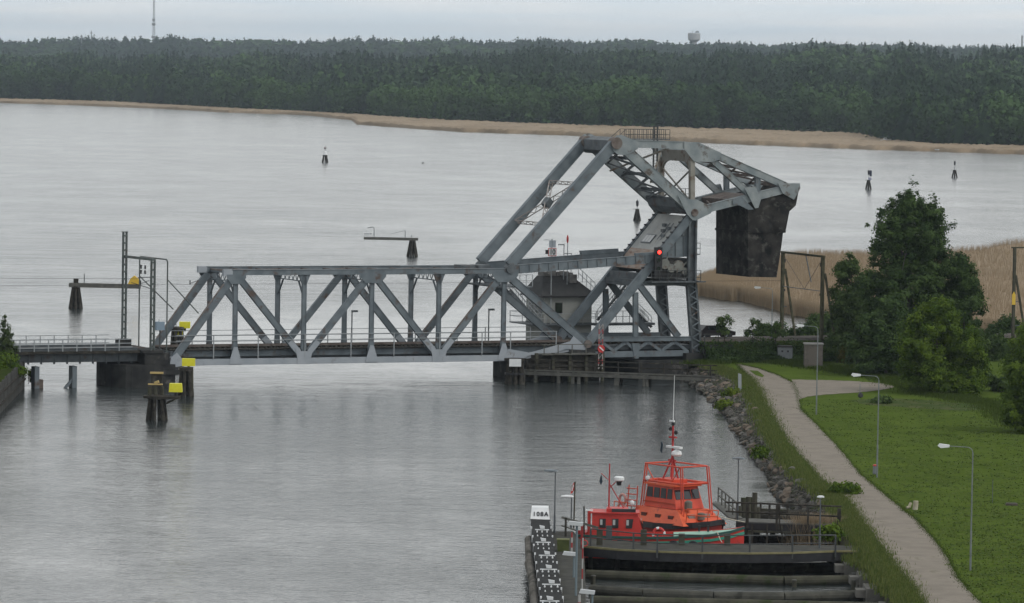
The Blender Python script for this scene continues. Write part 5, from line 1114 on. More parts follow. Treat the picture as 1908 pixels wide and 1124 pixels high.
part(MB().path([at_px(697,443,b), at_px(697,425,b), at_px(694,423,b), at_px(685,425,b)], .07), 'hooked_lamp', GALV, o)
part(MB().beam(at_px(755,430,b), at_px(728,436,b), .05,.05), 'stay', GALV, o)
q = at_px(685,443,b); wb = thing('beam_box', 'white box on the end of the mid lake guide beam', 'box', q); part(MB().box(q+Vector((-.6,-.4,0)), q+Vector((.65,.4,.72))), 'box', WHITE, wb); part(MB().box(q+Vector((-.66,-.46,.73)), q+Vector((.71,.46,.79))), 'lid', WHITE, wb)
# mooring dolphins with yellow boxes at the free end
o, b, s, h = dolphin('mooring_dolphin', 'front timber dolphin with yellow box in the water left of the leaf', 292, 783, 740, 36, 30, 6, 'dolphins at the free end of the leaf')
part(MB().beam(at_px(268,739,b), at_px(336,741,b), 1.6,.22,(0,1,0)), 'platform', TIMB, o)
for px in (279,290,302): part(MB().tube(at_px(px,740,b), at_px(px,720,b), .19,.17), 'bollard_post', TIML, o)
part(MB().beam(at_px(276,716,b), at_px(303,716.5,b), .5,.10,(0,1,0)), 'ochre_rail', mat('ochre_wood',(.42,.31,.12)), o); part(MB().beam(at_px(288,714,b), at_px(296,711,b), .5,.22,(0,1,0)), 'ochre_block', mat('ochre_wood',(.42,.31,.12)), o)
part(MB().tube(at_px(337,738,b), at_px(310,752,b), .09), 'raking_strut', TIML, o)
def ybox(px, py, w_, h_, b, label, taper=.04):
    q = at_px(px, py, b); s = FPX/b.y; W_, H__ = w_/s/2, h_/s/2; o = thing('yellow_marker', label, 'marker', q-Vector((0,0,H__)), 0, 'yellow marker boxes')
    part(MB().prism([q+Vector((-W_,-.02,-H__)), q+Vector((W_,-.02,-H__)), q+Vector((W_-taper,-.02,H__)), q+Vector((-W_+taper,-.02,H__))], (0,.75,0)), 'panel', YEL, o); part(MB().box(q+Vector((-.12,.3,-H__-.35)), q+Vector((.12,.6,-H__+.02))), 'bracket', BLACK, o)
ybox(327,723,25,16,b,'yellow marker box on the front dolphin, lowest of the four', .06)
q = at_px(292,695,b+Vector((0,6,0))); m = MB(); yb = thing('ochre_plank', 'ochre plank along a dark timber by the pier', 'plank', q); part(m.beam(q-Vector((.6,0,0)), q+Vector((.6,0,0)), .5,.16,(0,1,0)), 'plank', mat('ochre_wood',(.42,.31,.12)), yb); part(MB().box(q+Vector((-.5,.1,-2)), q+Vector((.5,.5,-.09))), 'timber', TIMB, yb)
o, b, s, h = dolphin('mooring_dolphin', 'second timber dolphin with yellow box beside the rounded pier', 346, 738, 688, 26, 20, 6, 'dolphins at the free end of the leaf')
part(MB().tube(at_px(357,736,b), at_px(357,684,b), .2,.17), 'outer_pile', TIML, o)
ybox(351,675.5,24,14,b,'yellow marker box on the second dolphin below the bearing of the leaf', .0)
o, b, s, h = dolphin('mooring_dolphin', 'dolphin with two yellow boxes on the far side of the leaf', 330, 668, 612, 24, 20, 6, 'dolphins at the free end of the leaf')
part(MB().beam(at_px(320,611,b), at_px(343,612,b), 1.2,.14,(0,1,0)), 'platform', STEELD, o)
part(MB().box(at_px(318,636,b), at_px(334,627,b)+Vector((0,1,0))), 'dark_block', BLACK, o); part(MB().tube(at_px(328,611,b), at_px(328,590,b), .05), 'iron_post', STEELD, o)
ybox(344,606,20,12,b,'upper yellow marker box on the dolphin behind the end diagonal', 0); ybox(330,620.5,21,8,b,'lower yellow marker box on the dolphin behind the end diagonal', 0)
# ================================================================== BOAT DOCK, bottom
DZ = 1.55
DOCKM = mat('dock_deck', (.042,.042,.038), (.072,.071,.062), 1.2, .9, 0, (.04,.042,.03), .6, .8)
dk = thing('dock', 'grey concrete and timber dock running towards the viewer', 'dock', onz(1060,1040,DZ))
pts = [onz(x,y,DZ) for x,y in ((1024,1000),(1030,990),(1068,990),(1086,1012),(1090,1060),(1092,1160),(1052,1160),(1040,1070))]
part(MB().prism(pts, (0,0,-.35)), 'deck', DOCKM, dk)
for x, y in ((1040,1060),(1080,1080),(1052,1110),(1085,1120),(1060,1004)): q = onz(x,y,DZ-.3); part(MB().tube(q-Z*2.3, q, .18), 'pile', TIMB, dk)
# tarred timber fender wall with white cross racks
fw = thing('tarred_walkway', 'black tarred timber guide wall left of the dock', 'guide wall', onz(1015,1040,DZ))
pts = [onz(x,y,DZ+.3) for x,y in ((989.5,966),(1023,968),(1031,1000),(1050,1124),(1056,1170),(1016,1170),(1008,1124),(993,1010))]
part(MB().prism(pts, (0,0,-2.3)), 'timber_wall', mat('tarred_timber',(.022,.023,.024),(.040,.040,.038),3,.9,0,(.07,.07,.066),.68,5,.5), fw)
for i in range(9):
    t = i/8; q = onz(991+t*18, 985+t*130, DZ+.3); part(MB().box(q+Vector((-.09,-.12,-.4)), q+Vector((.02,.12,.12))), 'white_stud', WHITE, fw)
    q = onz(1026+t*22, 985+t*130, DZ+.3); part(MB().box(q+Vector((-.02,-.12,-.4)), q+Vector((.07,.12,.12))), 'white_stud', WHITE, fw)
nb = thing('number_board', 'large white sloping board reading 108A at the end of the guide wall', 'sign', ond(1006,960,onz(1006,968,DZ+.3).y))
yd = onz(1006,968,DZ+.3).y
a, b_, c, d = ond(988.5,967,yd), ond(1024,968.5,yd), ond(1022,946.5,yd+.45), ond(991,946,yd+.45)
part(MB().prism([a,b_,c,d], (0,.25,.12)), 'board', WHITE, nb); part(MB().beam(a+Vector((0,-.02,-.05)), b_+Vector((.05,-.02,-.05)), .1,.08,(0,1,0)), 'lower_edge', BLACK, nb)
sl_ = math.atan2(c.z-b_.z, .45); ctr = (a+b_+c+d)/4
text('number', '108A', .44, BLACK, nb, Matrix.Translation(ctr-OFF[nb]+Vector((.03,-.07,-.04))) @ Matrix.Rotation(sl_,4,'X') @ Matrix.Scale(.95,4,(1,0,0)))
for i, (px, py) in enumerate(((1010,988),(1012,1011.5),(1019,1036),(1022,1062),(1027,1090),(1024,1121))):
    q = onz(px, py, DZ+.62); lbs = ('farthest white cross rack, next to the number board','second white cross rack from the number board','third white cross rack from the number board','fourth white cross rack from the number board','fifth white cross rack from the number board','nearest white cross rack at the bottom edge')
    o = thing('cross_rack', lbs[i], 'rack', q-Z*.3, 0, 'white racks on the guide wall'); k = .86+.035*i
    part(MB().box(q+Vector((-.54*k,-.06,0)), q+Vector((.54*k,.06,.06))), 'crossbar', WHITE, o)
    part(MB().prism([q+Vector((-.12,-.1,.1)), q+Vector((.2*k,-.1,.1)), q+Vector((.2*k,-.1,.26)), q+Vector((-.18,-.1,.32))], (0,.2,0)), 'top_block', WHITE, o)
    for dx in (-.38,0,.38): part(MB().lathe([(.03,-.16),(.06,-.12),(.03,-.03),(.04,0)], q+Vector((dx*k,-.06,0)), 8), 'peg', WHITE, o); part(MB().lathe([(.055,-.28),(.065,-.2),(.025,-.02)], q+Vector((dx*k+.03,-.75,-.2)), 8), 'foot_peg', WHITE, o)
p, q = ond(1046,964,onz(1060,1000,DZ).y), ond(1115,984,onz(1060,1000,DZ).y); rg = thing('ramp_rail', 'sloping grey timber handrail at the landing between dock and boats', 'railing', onz(1060,1000,DZ))
part(MB().beam(p, q, .1,.16,(0,1,0)), 'handrail', TIMG, rg); part(MB().beam(p-Z*.55, p.lerp(q,.45)-Z*.6, .08,.1,(0,1,0)), 'mid_board', TIMG, rg)
for t in (.12,.42): c = p.lerp(q,t); part(MB().box(Vector((c.x-.07,c.y-.06,DZ)), c+Vector((.07,.06,.05))), 'post', TIMB, rg)
# fender logs
fl = thing('fender_log', 'thick weathered fender log bundle along the left side of the guide wall', 'fender', onz(985,1060,.9))
LOGM = mat('weathered_log',(.075,.068,.058),(.15,.14,.125),1.6,.9,0,(.04,.038,.03),.58,1.2,.4,(1,.3,1))
for i, (a, b_) in enumerate((((985.5,1006),(987,1052)),((986,1050),(995,1092)),((994,1090),(999,1160)))):
    p, q = onz(*a,1.3), onz(*b_,1.3); part(MB().tube(p, q, .30, .27, 12), 'log', LOGM, fl)
p, q = onz(991,1004,1.0), onz(1004,1160,1.0); part(MB().tube(p, q, .2, .2, 10), 'inner_log', TIMB, fl)
part(MB().beam(onz(986,1012,1.0), onz(1000,1012,1.0), .2,.2), 'hanger', TIMB, fl); part(MB().beam(onz(990,1058,1.0), onz(1008,1058,1.0), .2,.2), 'hanger', TIMB, fl)
# moss green box on the dock
q = onz(1049,1027,DZ); gb = thing('green_box', 'moss green box standing on the dock', 'box', q)
part(MB().box(q+Vector((-.38,-.3,0)), q+Vector((.38,.35,.72))), 'box', mat('moss_green',(.045,.06,.015),(.07,.085,.02),3), gb); part(MB().box(q+Vector((-.42,-.34,.725)), q+Vector((.42,.39,.79))), 'lid', mat('moss_light',(.12,.13,.05)), gb)
# jetty with railing (front)
JZ = 1.6
je = thing('front_jetty', 'railed timber jetty from the dock to the bank in front of the pilot boats', 'jetty', onz(1320,1030,JZ))
fr_ = [onz(x,y,JZ) for x,y in ((1086,1019),(1150,1025),(1230,1029),(1308,1031),(1397,1032),(1476,1031),(1556,1028),(1600,1028))]
bk_ = [onz(x,y,JZ) for x,y in ((1090,1002),(1150,1008),(1230,1012),(1308,1014),(1397,1015),(1476,1016),(1556,1016),(1604,1018))]
m = MB(); k = len(fr_); m.add(fr_+bk_+[p-Z*.6 for p in fr_]+[p-Z*.6 for p in bk_], [(i,i+1,k+i+1,k+i) for i in range(k-1)]+[(i,2*k+i,2*k+i+1,i+1) for i in range(k-1)]+[(2*k+i,3*k+i,3*k+i+1,2*k+i+1) for i in range(k-1)]); part(m, 'deck', DOCKM, je)
m = MB()
for a, b_ in zip(fr_[:-1], fr_[1:]): m.beam(a+Vector((0,-.09,.03)), b_+Vector((0,-.09,.03)), .14,.12,(0,1,0))
part(m, 'edge_board', mat('lichen_board',(.17,.155,.08),(.22,.20,.11),2,.9), je)
m = MB()
for a, b_ in zip(fr_[:-1], fr_[1:]): m.beam(a+Vector((0,-.06,-.32)), b_+Vector((0,-.06,-.32)), .1,.55,(0,1,0))
part(m, 'edge_beam', BLACK, je)
for px in (1150,1290,1380,1440,1550): q = onz(px,1035,JZ-.6); part(MB().tube(q-Z*2, q+Vector((0,.6,0)), .2), 'pile', TIMB, je)
rx = [1100,1180,1224.5,1308.5,1396.5,1476,1556.5]; ry = [1020,1026,1029,1031,1031.5,1031,1028.5]; tp = [985,993,995.5,997,997.5,997,997]
prev = None
for x, y, t in zip(rx, ry, tp):
    b_ = onz(x, y, JZ); h = (y-t)/(FPX/b_.y); c = b_+Z*h; part(MB().box(b_+Vector((-.06,-.12,-.35)), b_+Vector((.06,0,h))), 'railing_post', RAILD, je)
    if prev: part(MB().tube(prev, c+Vector((0,-.06,0)), .04), 'top_rail', RAILD, je); part(MB().tube(prev-Z*h*.48, c+Vector((0,-.06,-h*.48)), .035), 'mid_rail', RAILD, je)
    prev = c+Vector((0,-.06,0))
for x in (1117,1199,1270,1355): q = onz(x,1016,JZ); part(MB().box(q+Vector((-.2,-.1,0)), q+Vector((.2,.2,1.0 if x<1200 else .75))), 'fender_post', TIML, je)
# log booms
for i, (pts, lb) in enumerate(((((1090,1049),(1200,1052),(1330,1056),(1460,1058),(1578,1057)),'dark floating log boom closest to the railed jetty'),(((1092,1071),(1200,1075),(1330,1079),(1460,1083),(1598,1081)),'mossy floating log boom, second from the railed jetty'),(((1100,1099),(1200,1106),(1330,1112),(1460,1113),(1625,1109)),'floating log boom, third from the railed jetty'))):
    P3 = [onz(x,y,.25) for x,y in pts]; o = thing('log_boom', lb, 'log boom', P3[2], 0, 'log booms at the mooring'); m = MB()
    for a, b_ in zip(P3[:-1], P3[1:]): m.tube(a, b_, .33, .33, 12)
    part(m, 'log', (TIMB, TIML, mat('boom_grey',(.055,.055,.048),(.09,.088,.075),2,.9,0,(.035,.035,.03),.6,1))[i], o)
    part(MB().box(P3[-1]+Vector((-.4,-.35,-.4)), P3[-1]+Vector((.2,.35,.45))), 'end_collar', TIMG, o)
for i, (px, py, h, lb) in enumerate(((1100,1058,1.0,'stub pile at the dock end of the first log boom'),(1330,1068,.7,'short stub pile between the first two log booms'),(1545,1062,1.1,'stub pile near the shore end of the first log boom'),(1105,1092,.9,'stub pile at the dock end of the second log boom'),(1480,1094,.6,'low stub pile between the second and third log booms'),(1590,1100,.9,'stub pile by the shore end of the third log boom'))):
    q = onz(px,py,0); o = thing('mooring_pile', lb, 'pile', q, 0, 'stub piles between the log booms'); part(MB().tube(q-Z*.8, q+Z*h*.7, .16,.14), 'pile', TIML, o); part(MB().tube(q+Z*h*.7, q+Z*(h*.7+.06), .17,.15), 'cap', TIMG, o)
p, q = onz(1100,1119,.9), onz(1640,1132,.9); o = thing('log_boom', 'floating log boom at the very bottom edge', 'log boom', p.lerp(q,.5), 0, 'log booms at the mooring'); part(MB().tube(p, q, .3,.3,12), 'log', TIML, o); part(MB().tube(q-Vector((.1,0,0)), q+Vector((.3,0,0)), .36), 'end_collar', TIMG, o)
# back jetty
BZ = 1.6
bj = thing('back_jetty', 'higher timber jetty with stout railing behind the pilot boats', 'jetty', onz(1480,985,BZ))
a, b_ = onz(1372,972,BZ), onz(1566,979,BZ); c, d = onz(1566,972,BZ), onz(1372,965,BZ)
part(MB().prism([a,b_,c,d], (0,0,-.4)), 'deck', TIMG, bj); part(MB().beam(a+Vector((0,-.08,-.3)), b_+Vector((0,-.08,-.3)), .12,.5,(0,1,0)), 'edge_beam', BLACK, bj)
for x, y, t, w_ in ((1392,973,938,.2),(1447,976,941,.16),(1452,976,941,.10),(1505,977,945,.14),(1563,979,947,.24)):
    q = onz(x,y,BZ); h = (y-t)/(FPX/q.y); part(MB().box(q+Vector((-w_/2,-.15,-.4)), q+Vector((w_/2,.02,h))), 'railing_post', TIMB, bj)
for dy in (0,17): 
    p, q = ond(1352,936+dy,a.y-.1), ond(1568,944+dy*1.1,b_.y-.1); part(MB().tube(p, q, .06), 'rail', TIMB, bj)
for x in (1380,1410,1440,1500,1555): q = onz(x,978,BZ-.4); part(MB().tube(q-Z*1.9, q, .2), 'pile', TIMB, bj)
p, q = onz(1372,967,BZ), onz(1338,938,1.3)
m = MB(); part(m.beam(p, q, .9,.14,(1,0,0)), 'ramp', TIMG, bj)
m = MB()
for i in range(6): s_ = p.lerp(q, i/5); m.box(s_+Vector((-.05,-.05,0)), s_+Vector((.05,.05,1.15)))
m.beam(p+Z*1.15, q+Z*1.15, .08,.1,(0,0,1)); m.beam(p+Z*.6, q+Z*.6, .08,.1,(0,0,1)); part(m, 'ramp_railing', TIMG, bj)
for i, (y0, y1, x1, lb) in enumerate(((955,953,1560,'dark log boom farthest up the shore behind the back jetty'),(962,961,1500,'dark log boom just behind the back jetty'),(1003,1002,1480,'short dark log boom between the two jetties'))):
    p, q = onz(1380,y0,.2), onz(x1,y1+5,.2); o = thing('log_boom', lb, 'log boom', p.lerp(q,.5), 0, 'log booms at the mooring'); part(MB().tube(p, q, .26, .26, 10), 'log', TIMB, o); part(MB().tube(p-Vector((.3,0,0)), p+Vector((.1,0,0)), .3), 'end_collar', TIML, o)
for i, (x0, x1, y, lb) in enumerate(((1395,1545,990,'low weathered plank walkway between the two jetties'),(1380,1470,948,'short plank stage behind the back jetty railing'))):
    p, q = onz(x0,y,1.0), onz(x1,y+3,1.0); o = thing('plank_stage', lb, 'jetty', p.lerp(q,.5)-Z, 0, 'low plank stages'); part(MB().beam(p, q, .7,.12,(0,1,0)), 'deck', TIML, o)
    for t in np.linspace(.04,.96,6): r_ = p.lerp(q,t); part(MB().box(r_+Vector((-.07,-.42,-1.6)), r_+Vector((.07,-.30,.55))), 'post', TIMB, o)
pc = thing('pile_cluster', 'group of weathered mooring piles at the bow of the pilot boats', 'pile cluster', onz(1400,1000,0))
for x, y, h in ((1384,996,2.6),(1393,1000,2.8),(1400,992,2.5),(1405,1003,3.2),(1376,1004,2.3),(1411,998,2.0)): q = onz(x,y,0); part(MB().tube(q-Z*.6, q+Z*h, .22,.18), 'pile', TIML, pc)
# ================================================================== LAMP POSTS
def lamp(px, py, ptop, arm_px, z0, label, style, headw=.75, r=.048):
    b = onz(px, py, z0); s = FPX/b.y; h = (py-ptop)/s; o = thing('street_lamp', label, 'street lamp', b, 0, 'lamp posts'); ax = arm_px/s
    if style == 'arm':
        rb = .35; n = 6; sg = -1 if ax < 0 else 1; pts = [b+Z*(h-rb)]+[b+Vector((sg*rb*(1-cos(t)),0,h-rb+rb*sin(t))) for t in np.linspace(.3,pi/2,n)]+[b+Vector((ax,0,h+.05))]
        part(MB().tube(b, b+Z*(h*.32), r*1.35, r*1.3), 'base_tube', GALV, o); part(MB().tube(b+Z*(h*.32), b+Z*(h-rb), r, r*.8), 'pole', GALV, o); part(MB().path(pts, r*.6), 'arm', GALV, o)
        c = b+Vector((ax,0,h+.03)); part(MB().prism([c+Vector((sg*0-.02,-.15,-.04)), c+Vector((sg*.55,-.15,-.10)), c+Vector((sg*.72,-.15,.02)), c+Vector((sg*.62,-.15,.17)), c+Vector((0,-.15,.10))], (0,.3,0)), 'lamp_head', WHITE, o)
    else:
        part(MB().tube(b, b+Z*(h*.3), r*1.5, r*1.4), 'base_tube', STEELD, o); part(MB().tube(b+Z*(h*.3), b+Z*h, r, r*.8), 'pole', STEELD, o)
        c = b+Z*h; w_ = ax; part(MB().lathe([(.05,.0),(abs(headw)*.5,.06),(abs(headw)*.45,.14),(.12,.18)], c+Vector((w_,0,0)), 14, (1,.5)), 'lamp_head', STEEL if style == 'disc' else WHITE, o)
    return o
lamp(1808,1063,832,-44,GZ,'tall bent grey lamp post on the lawn, nearest the viewer','arm')
lamp(1634,890,700,-34,GZ,'grey lamp post on the lawn beside the small bin','arm')
lamp(1521,773,608,-26,GZ,'grey lamp post in front of the tall brown cabinet','arm')
lamp(1437,671,537,-22,GZ,'grey lamp post at the left of the small grey cabinet','arm')
lamp(1527,1022,928,.2,JZ,'short galvanised lamp post on the railed jetty near the bank','top',.5)
lamp(1374,972,856,0,BZ,'slim lamp post with flat head at the back jetty','disc',.95)
lamp(1033,994,879,-8,DZ,'slim lamp post with flat head at the far end of the dock','disc',.95)
lamp(1064,985,927,-8,DZ,'short lamp post with oval head beside the furled flag','top',.9)
def docklamp(px, py, ptop, ax, label):
    b = onz(px, py, DZ); s = FPX/b.y; h = (py-ptop)/s; o = thing('street_lamp', label, 'street lamp', b, 0, 'lamp posts'); part(MB().tube(b, b+Z*h, .07,.06), 'pole', mat('blue_grey_pole',(.14,.18,.20)), o)
    c = b+Vector((ax/s,0,h)); part(MB().prism([c+Vector((-.45,-.18,-.06)), c+Vector((.42,-.18,-.12)), c+Vector((.46,-.18,.08)), c+Vector((-.36,-.18,.16))], (0,.36,0)), 'lamp_head', mat('lamp_white',(.5,.52,.53)), o); part(MB().beam(b+Z*(h-.05), c-Z*.05, .06,.06), 'arm', GALV, o)
docklamp(1073,1110,975,-3,'blue grey lamp post on the dock carrying the upper pale head')
docklamp(1069,1076,1032,-8,'low lamp post on the dock with the middle pale head')
docklamp(1103,1150,1103,-10,'lamp post with pale head at the bottom edge of the dock')
fq = onz(1069,985,DZ); fg = thing('flagpole', 'flagpole on the dock with a furled red and white flag', 'flagpole', fq); tp_ = at_px(1071.5,898,fq)
part(MB().tube(fq, tp_, .05), 'pole', TIML, fg); part(MB().prism([tp_+Vector((-.03,0,0)), tp_+Vector((-.14,0,-.15)), tp_+Vector((-.3,0,-.8)), tp_+Vector((-.32,0,-.82)), tp_+Vector((-.18,0,-.78)), tp_+Vector((-.02,0,-.45))],(0,.08,0)), 'flag', RED, fg); part(MB().tube(tp_+Vector((-.10,-.03,-.2)), tp_+Vector((-.2,-.03,-.62)), .03), 'flag_stripe', WHITE, fg)
def striped(px, y0, y1, wv, label, n=6):
    b = onz(px, y0, DZ); s = FPX/b.y; h = (y0-y1)/s; o = thing('banded_pole', label, 'pole', b, 0, 'red and white poles on the dock')
    for k in range(n): part(MB().tube(b+Z*(h*k/n), b+Z*(h*(k+1)/n), wv), 'red_band' if k%2 else 'white_band', mat('dull_red',(.28,.035,.035)) if k%2 else mat('dull_white',(.36,.36,.35)), o)
striped(1084.5,1098,1002,.045,'red and white banded pole at the corner of dock and jetty',5); striped(1065,1030,992,.06,'short red and white banded pole on the dock by the green box',4); striped(1079,1150,1108,.08,'red and white banded pole at the bottom edge of the dock',3)
q = onz(1084,1022,DZ); lr = thing('life_ring_post', 'post with red hose reel at the dock corner', 'post', q); part(MB().box(q+Vector((-.08,-.05,0)), q+Vector((.08,.05,1.5))), 'post', mat('dark_red',(.22,.02,.02)), lr); part(MB().torus(q+Vector((.18,-.1,.35)), .2,.035,(0,1,0)), 'hose', RED, lr)
# ================================================================== PILOT BOATS
def hull_mesh(st, ln, bm_, deck_z):
    """st: (x fraction, half beam fraction, sheer z, keel z)"""
    vs = []; 
    for x, k, zs, zk in st:
        b = bm_*k; vs += [(x*ln,-b,zs),(x*ln,-b*.96,zs*.45+.1),(x*ln,-b*.70,zk*.5),(x*ln,0,zk),(x*ln,b*.70,zk*.5),(x*ln,b*.96,zs*.45+.1),(x*ln,b,zs)]
    n = len(st); fs = [(i*7+j,(i+1)*7+j,(i+1)*7+j+1,i*7+j+1) for i in range(n-1) for j in range(6)]+[tuple(range(7))]
    return vs, fs
def boat_xf(c, rot, vs): return [Matrix.Rotation(rot,3,'Z') @ Vector(v) + c for v in vs]
class BB(MB):
    """mesh builder in boat coordinates; vertices stay local because the thing carries the rotation"""
    pass
def boat(name, label, c, rot):
    return thing(name, label, 'boat', c, rot, 'orange pilot boats', off=(0,0,0))
c1 = onz(1215,1019,.0); c1.z = 0
BA = boat('pilot_boat', 'orange red workboat with low three window cabin and mint green foredeck moored at the jetty', Vector(((1238-954)/FPX*303.5, 303.5, 0)), -.03)
LA_ = 11.2; st = [(-.5,.82,1.55,-.3),(-.3,.97,1.5,-.5),(-.05,1,1.5,-.5),(.08,1,1.56,-.5),(.30,.78,1.72,-.4),(.42,.42,1.92,-.2),(.5,.03,2.15,.3)]
vs, fs = hull_mesh(st, LA_, 1.55, 1.2); part(MB().add(vs, fs), 'hull', SIGRED, BA)
m = MB(); n = len(st); vs = [(x*LA_,-1.5*k+.02,1.2+ (z-1.5)*.9) for x,k,z,_ in st]+[(x*LA_,1.5*k-.02,1.2+(z-1.5)*.9) for x,k,z,_ in st]
part(m.add(vs[:4]+vs[7:11], [(i,i+1,4+i+1,4+i) for i in range(3)]), 'deck', mat('deck_red',(.45,.10,.06),(.5,.16,.10),2), BA)
fd = []
for x,k,z,_ in st[3:]: fd += [(x*LA_,-1.5*k,z+.02),(x*LA_,0,z+.04+.2*k),(x*LA_,1.5*k,z+.02)]
part(MB().add(fd, [(i*3+j,(i+1)*3+j,(i+1)*3+j+1,i*3+j+1) for i in range(3) for j in range(2)]+[(0,1,2)]), 'foredeck', MINT, BA)
for x in (2.6,3.2): part(MB().tube((x,-.25,1.9),(x,-.25,2.3),.07), 'bitt', BLACK, BA)
part(MB().path([(3.4,-.6,2.0),(3.8,-1.2,1.95),(4.0,-1.6,1.5),(4.1,-2.2,1.4)],.03), 'mooring_rope', mat('rope',(.45,.42,.34)), BA)
for x in (-4.9,-2.6,.9,2.2): part(MB().torus((x,-1.68,1.05),.27,.10,(0,1,0)), 'tyre_fender', BLACK, BA)
for s in (-1,1):
    m = MB(); g = [Vector((x*LA_,s*1.57*k,z+.03)) for x,k,z,_ in st]
    for a, b_ in zip(g[:-1], g[1:]): m.beam(a, b_, .14,.16,(0,1,0))
    part(m, 'rubbing_strake', mat('dark_teal_strake',(.02,.07,.06)) if s < 0 else SIGRED, BA)
    m = MB()
    for a, b_ in zip(g[:-1], g[1:]): m.beam(a-Vector((0,-.02*s,.33)), b_-Vector((0,-.02*s,.33)), .05,.18,(0,1,0))
    part(m, 'green_stripe', mat('sea_green',(.03,.22,.15)), BA)
cx0, cx1 = -4.55, -1.45
cab = part(MB().prism([(cx0,-1.1,1.25),(cx1+.45,-1.1,1.25),(cx1+.05,-1.1,2.75),(cx1-.1,-1.1,3.05),(cx0,-1.1,3.02)], (0,2.2,0)), 'cabin', SIGRED, BA)
part(MB().box((cx0-.15,-1.2,3.06),(cx1+.05,1.2,3.14)), 'roof', SIGRED, BA); part(MB().box((cx0+.95,-.7,3.15),(cx1-.7,.7,3.36)), 'roof_hatch', SIGRED, BA); part(MB().box((cx0+1.3,-.9,3.15),(cx0+2.9,-.75,3.36)), 'black_name_board', BLACK, BA)
for x in (-4.05,-3.2,-2.3):
    o = part(MB().prism([(x,-1.14,2.1),(x+.42,-1.14,2.1),(x+.42+(.08 if x>-2.5 else 0),-1.14,2.72),(x+(0 if x<-2.5 else .05),-1.14,2.72)], (0,.03,0)), 'window', BLACK, BA); part(MB().box((x+.04,-1.16,2.3),(x+.2,-1.145,2.66)), 'painted_reflection', mat('pale_pane',(.4,.41,.41)), o)  # pale patch: a reflection painted onto each black window
part(MB().prism([(cx1+.46,-.9,1.55),(cx1+.16,-.9,2.6),(cx1+.16,.9,2.6),(cx1+.46,.9,1.55)], (.03,0,.01)), 'windscreen', GLASS, BA)
part(MB().box((cx0-.75,-.9,1.2),(cx0-.02,.9,1.75)), 'engine_casing', SIGRED, BA); part(MB().box((-3.6,-1.62,1.3),(-3.2,-1.42,2.3)), 'fender', mat('fender_grey',(.06,.07,.075)), BA)
m = MB(); m.tube((-3.45,0,3.1),(-3.45,0,6.3),.06,.04); m.tube((-3.4,0,4.9),(-2.35,0,3.15),.035); m.tube((-3.5,0,4.6),(-3.0,0,5.1),.03); m.tube((-3.5,0,5.2),(-4.0,0,5.65),.022); part(m, 'mast', mat('mast_red',(.36,.03,.03)), BA)
part(MB().lathe([(.28,0),(.34,.06),(.34,.24),(.26,.3)], (-2.8,0,5.15), 16), 'radar_dome', WHITE, BA); part(MB().tube((-2.8,0,4.85),(-2.8,0,5.15),.14,.2), 'radar_bracket', BLACK, BA)
part(MB().prism([(-4.0,-.02,5.62),(-3.9,-.02,5.1),(-4.0,-.02,4.85),(-4.12,-.02,5.1)], (0,.05,0)), 'pennant', mat('dark_flag',(.02,.035,.05)), BA)
part(MB().tube((-1.95,-.4,3.1),(-1.9,-.4,3.6),.02), 'lamp_stalk', GALV, BA); part(MB().lathe([(.05,-.15),(.14,0),(.13,.15),(.04,.2)], (-1.9,-.4,3.7), 10), 'searchlight', WHITE, BA)
part(MB().tube((-4.75,-.9,1.2),(-4.75,-.9,3.2),.11), 'exhaust_stack', SIGRED, BA); part(MB().box((-4.98,-1.0,3.2),(-4.5,-.8,3.28)), 'stack_cap', WHITE, BA); part(MB().tube((-5.05,-.9,1.2),(-5.1,-.9,3.5),.05), 'stern_pole', TIMB, BA)
part(MB().torus((-.1,-1.25,1.8),.36,.09,(0,1,0)), 'life_ring', RED, BA); m = MB()
for t in (.4,2.0,3.5,5.1): m.torus((-.1,-1.25,1.8),.365,.094,(0,1,0),4,6,t,t+.45)
part(m, 'life_ring_band', WHITE, BA)
BB_ = boat('pilot_boat', 'larger orange pilot boat with wheelhouse, pipe frame and tall mast moored behind', Vector(((1268-954)/FPX*311, 311, .3)), -.92)
BB_.scale = (1.07,1.07,1.05); LB_ = 9.2; st = [(-.5,.88,1.35,-.3),(-.3,1,1.35,-.5),(0,1,1.4,-.6),(.2,.9,1.5,-.5),(.34,.62,1.65,-.4),(.44,.3,1.8,-.1),(.5,.03,1.95,.4)]
vs, fs = hull_mesh(st, LB_, 1.85, 1.2); part(MB().add(vs, fs), 'hull', mat('dark_red_hull',(.22,.02,.016),(.3,.03,.02),2,.5), BB_)
vs = [(x*LB_,-1.8*k,z-.02) for x,k,z,_ in st]+[(x*LB_,1.8*k,z-.02) for x,k,z,_ in st]; n = len(st); part(MB().add(vs, [(i,i+1,n+i+1,n+i) for i in range(n-1)]), 'deck', ORANGE, BB_)
for s in (-1,1):
    m = MB(); g = [Vector((x*LB_,s*1.9*k,z-.18)) for x,k,z,_ in st]
    for a, b_ in zip(g[:-1], g[1:]): m.beam(a, b_, .16,.34,(0,1,0))
    part(m, 'black_fender_belt', BLACK, BB_)
part(MB().prism([(-2.6,-1.75,1.42),(2.3,-1.75,1.42),(1.9,-1.35,2.15),(-2.4,-1.35,2.15)], (0,0,0)) if False else MB().add([(-2.7,-1.8,1.4),(2.9,-1.8,1.4),(2.9,1.8,1.4),(-2.7,1.8,1.4),(-2.4,-1.3,2.3),(1.7,-1.3,2.3),(1.7,1.3,2.3),(-2.4,1.3,2.3)], [(0,1,5,4),(1,2,6,5),(2,3,7,6),(3,0,4,7),(4,5,6,7)]), 'superstructure', ORANGE2, BB_)
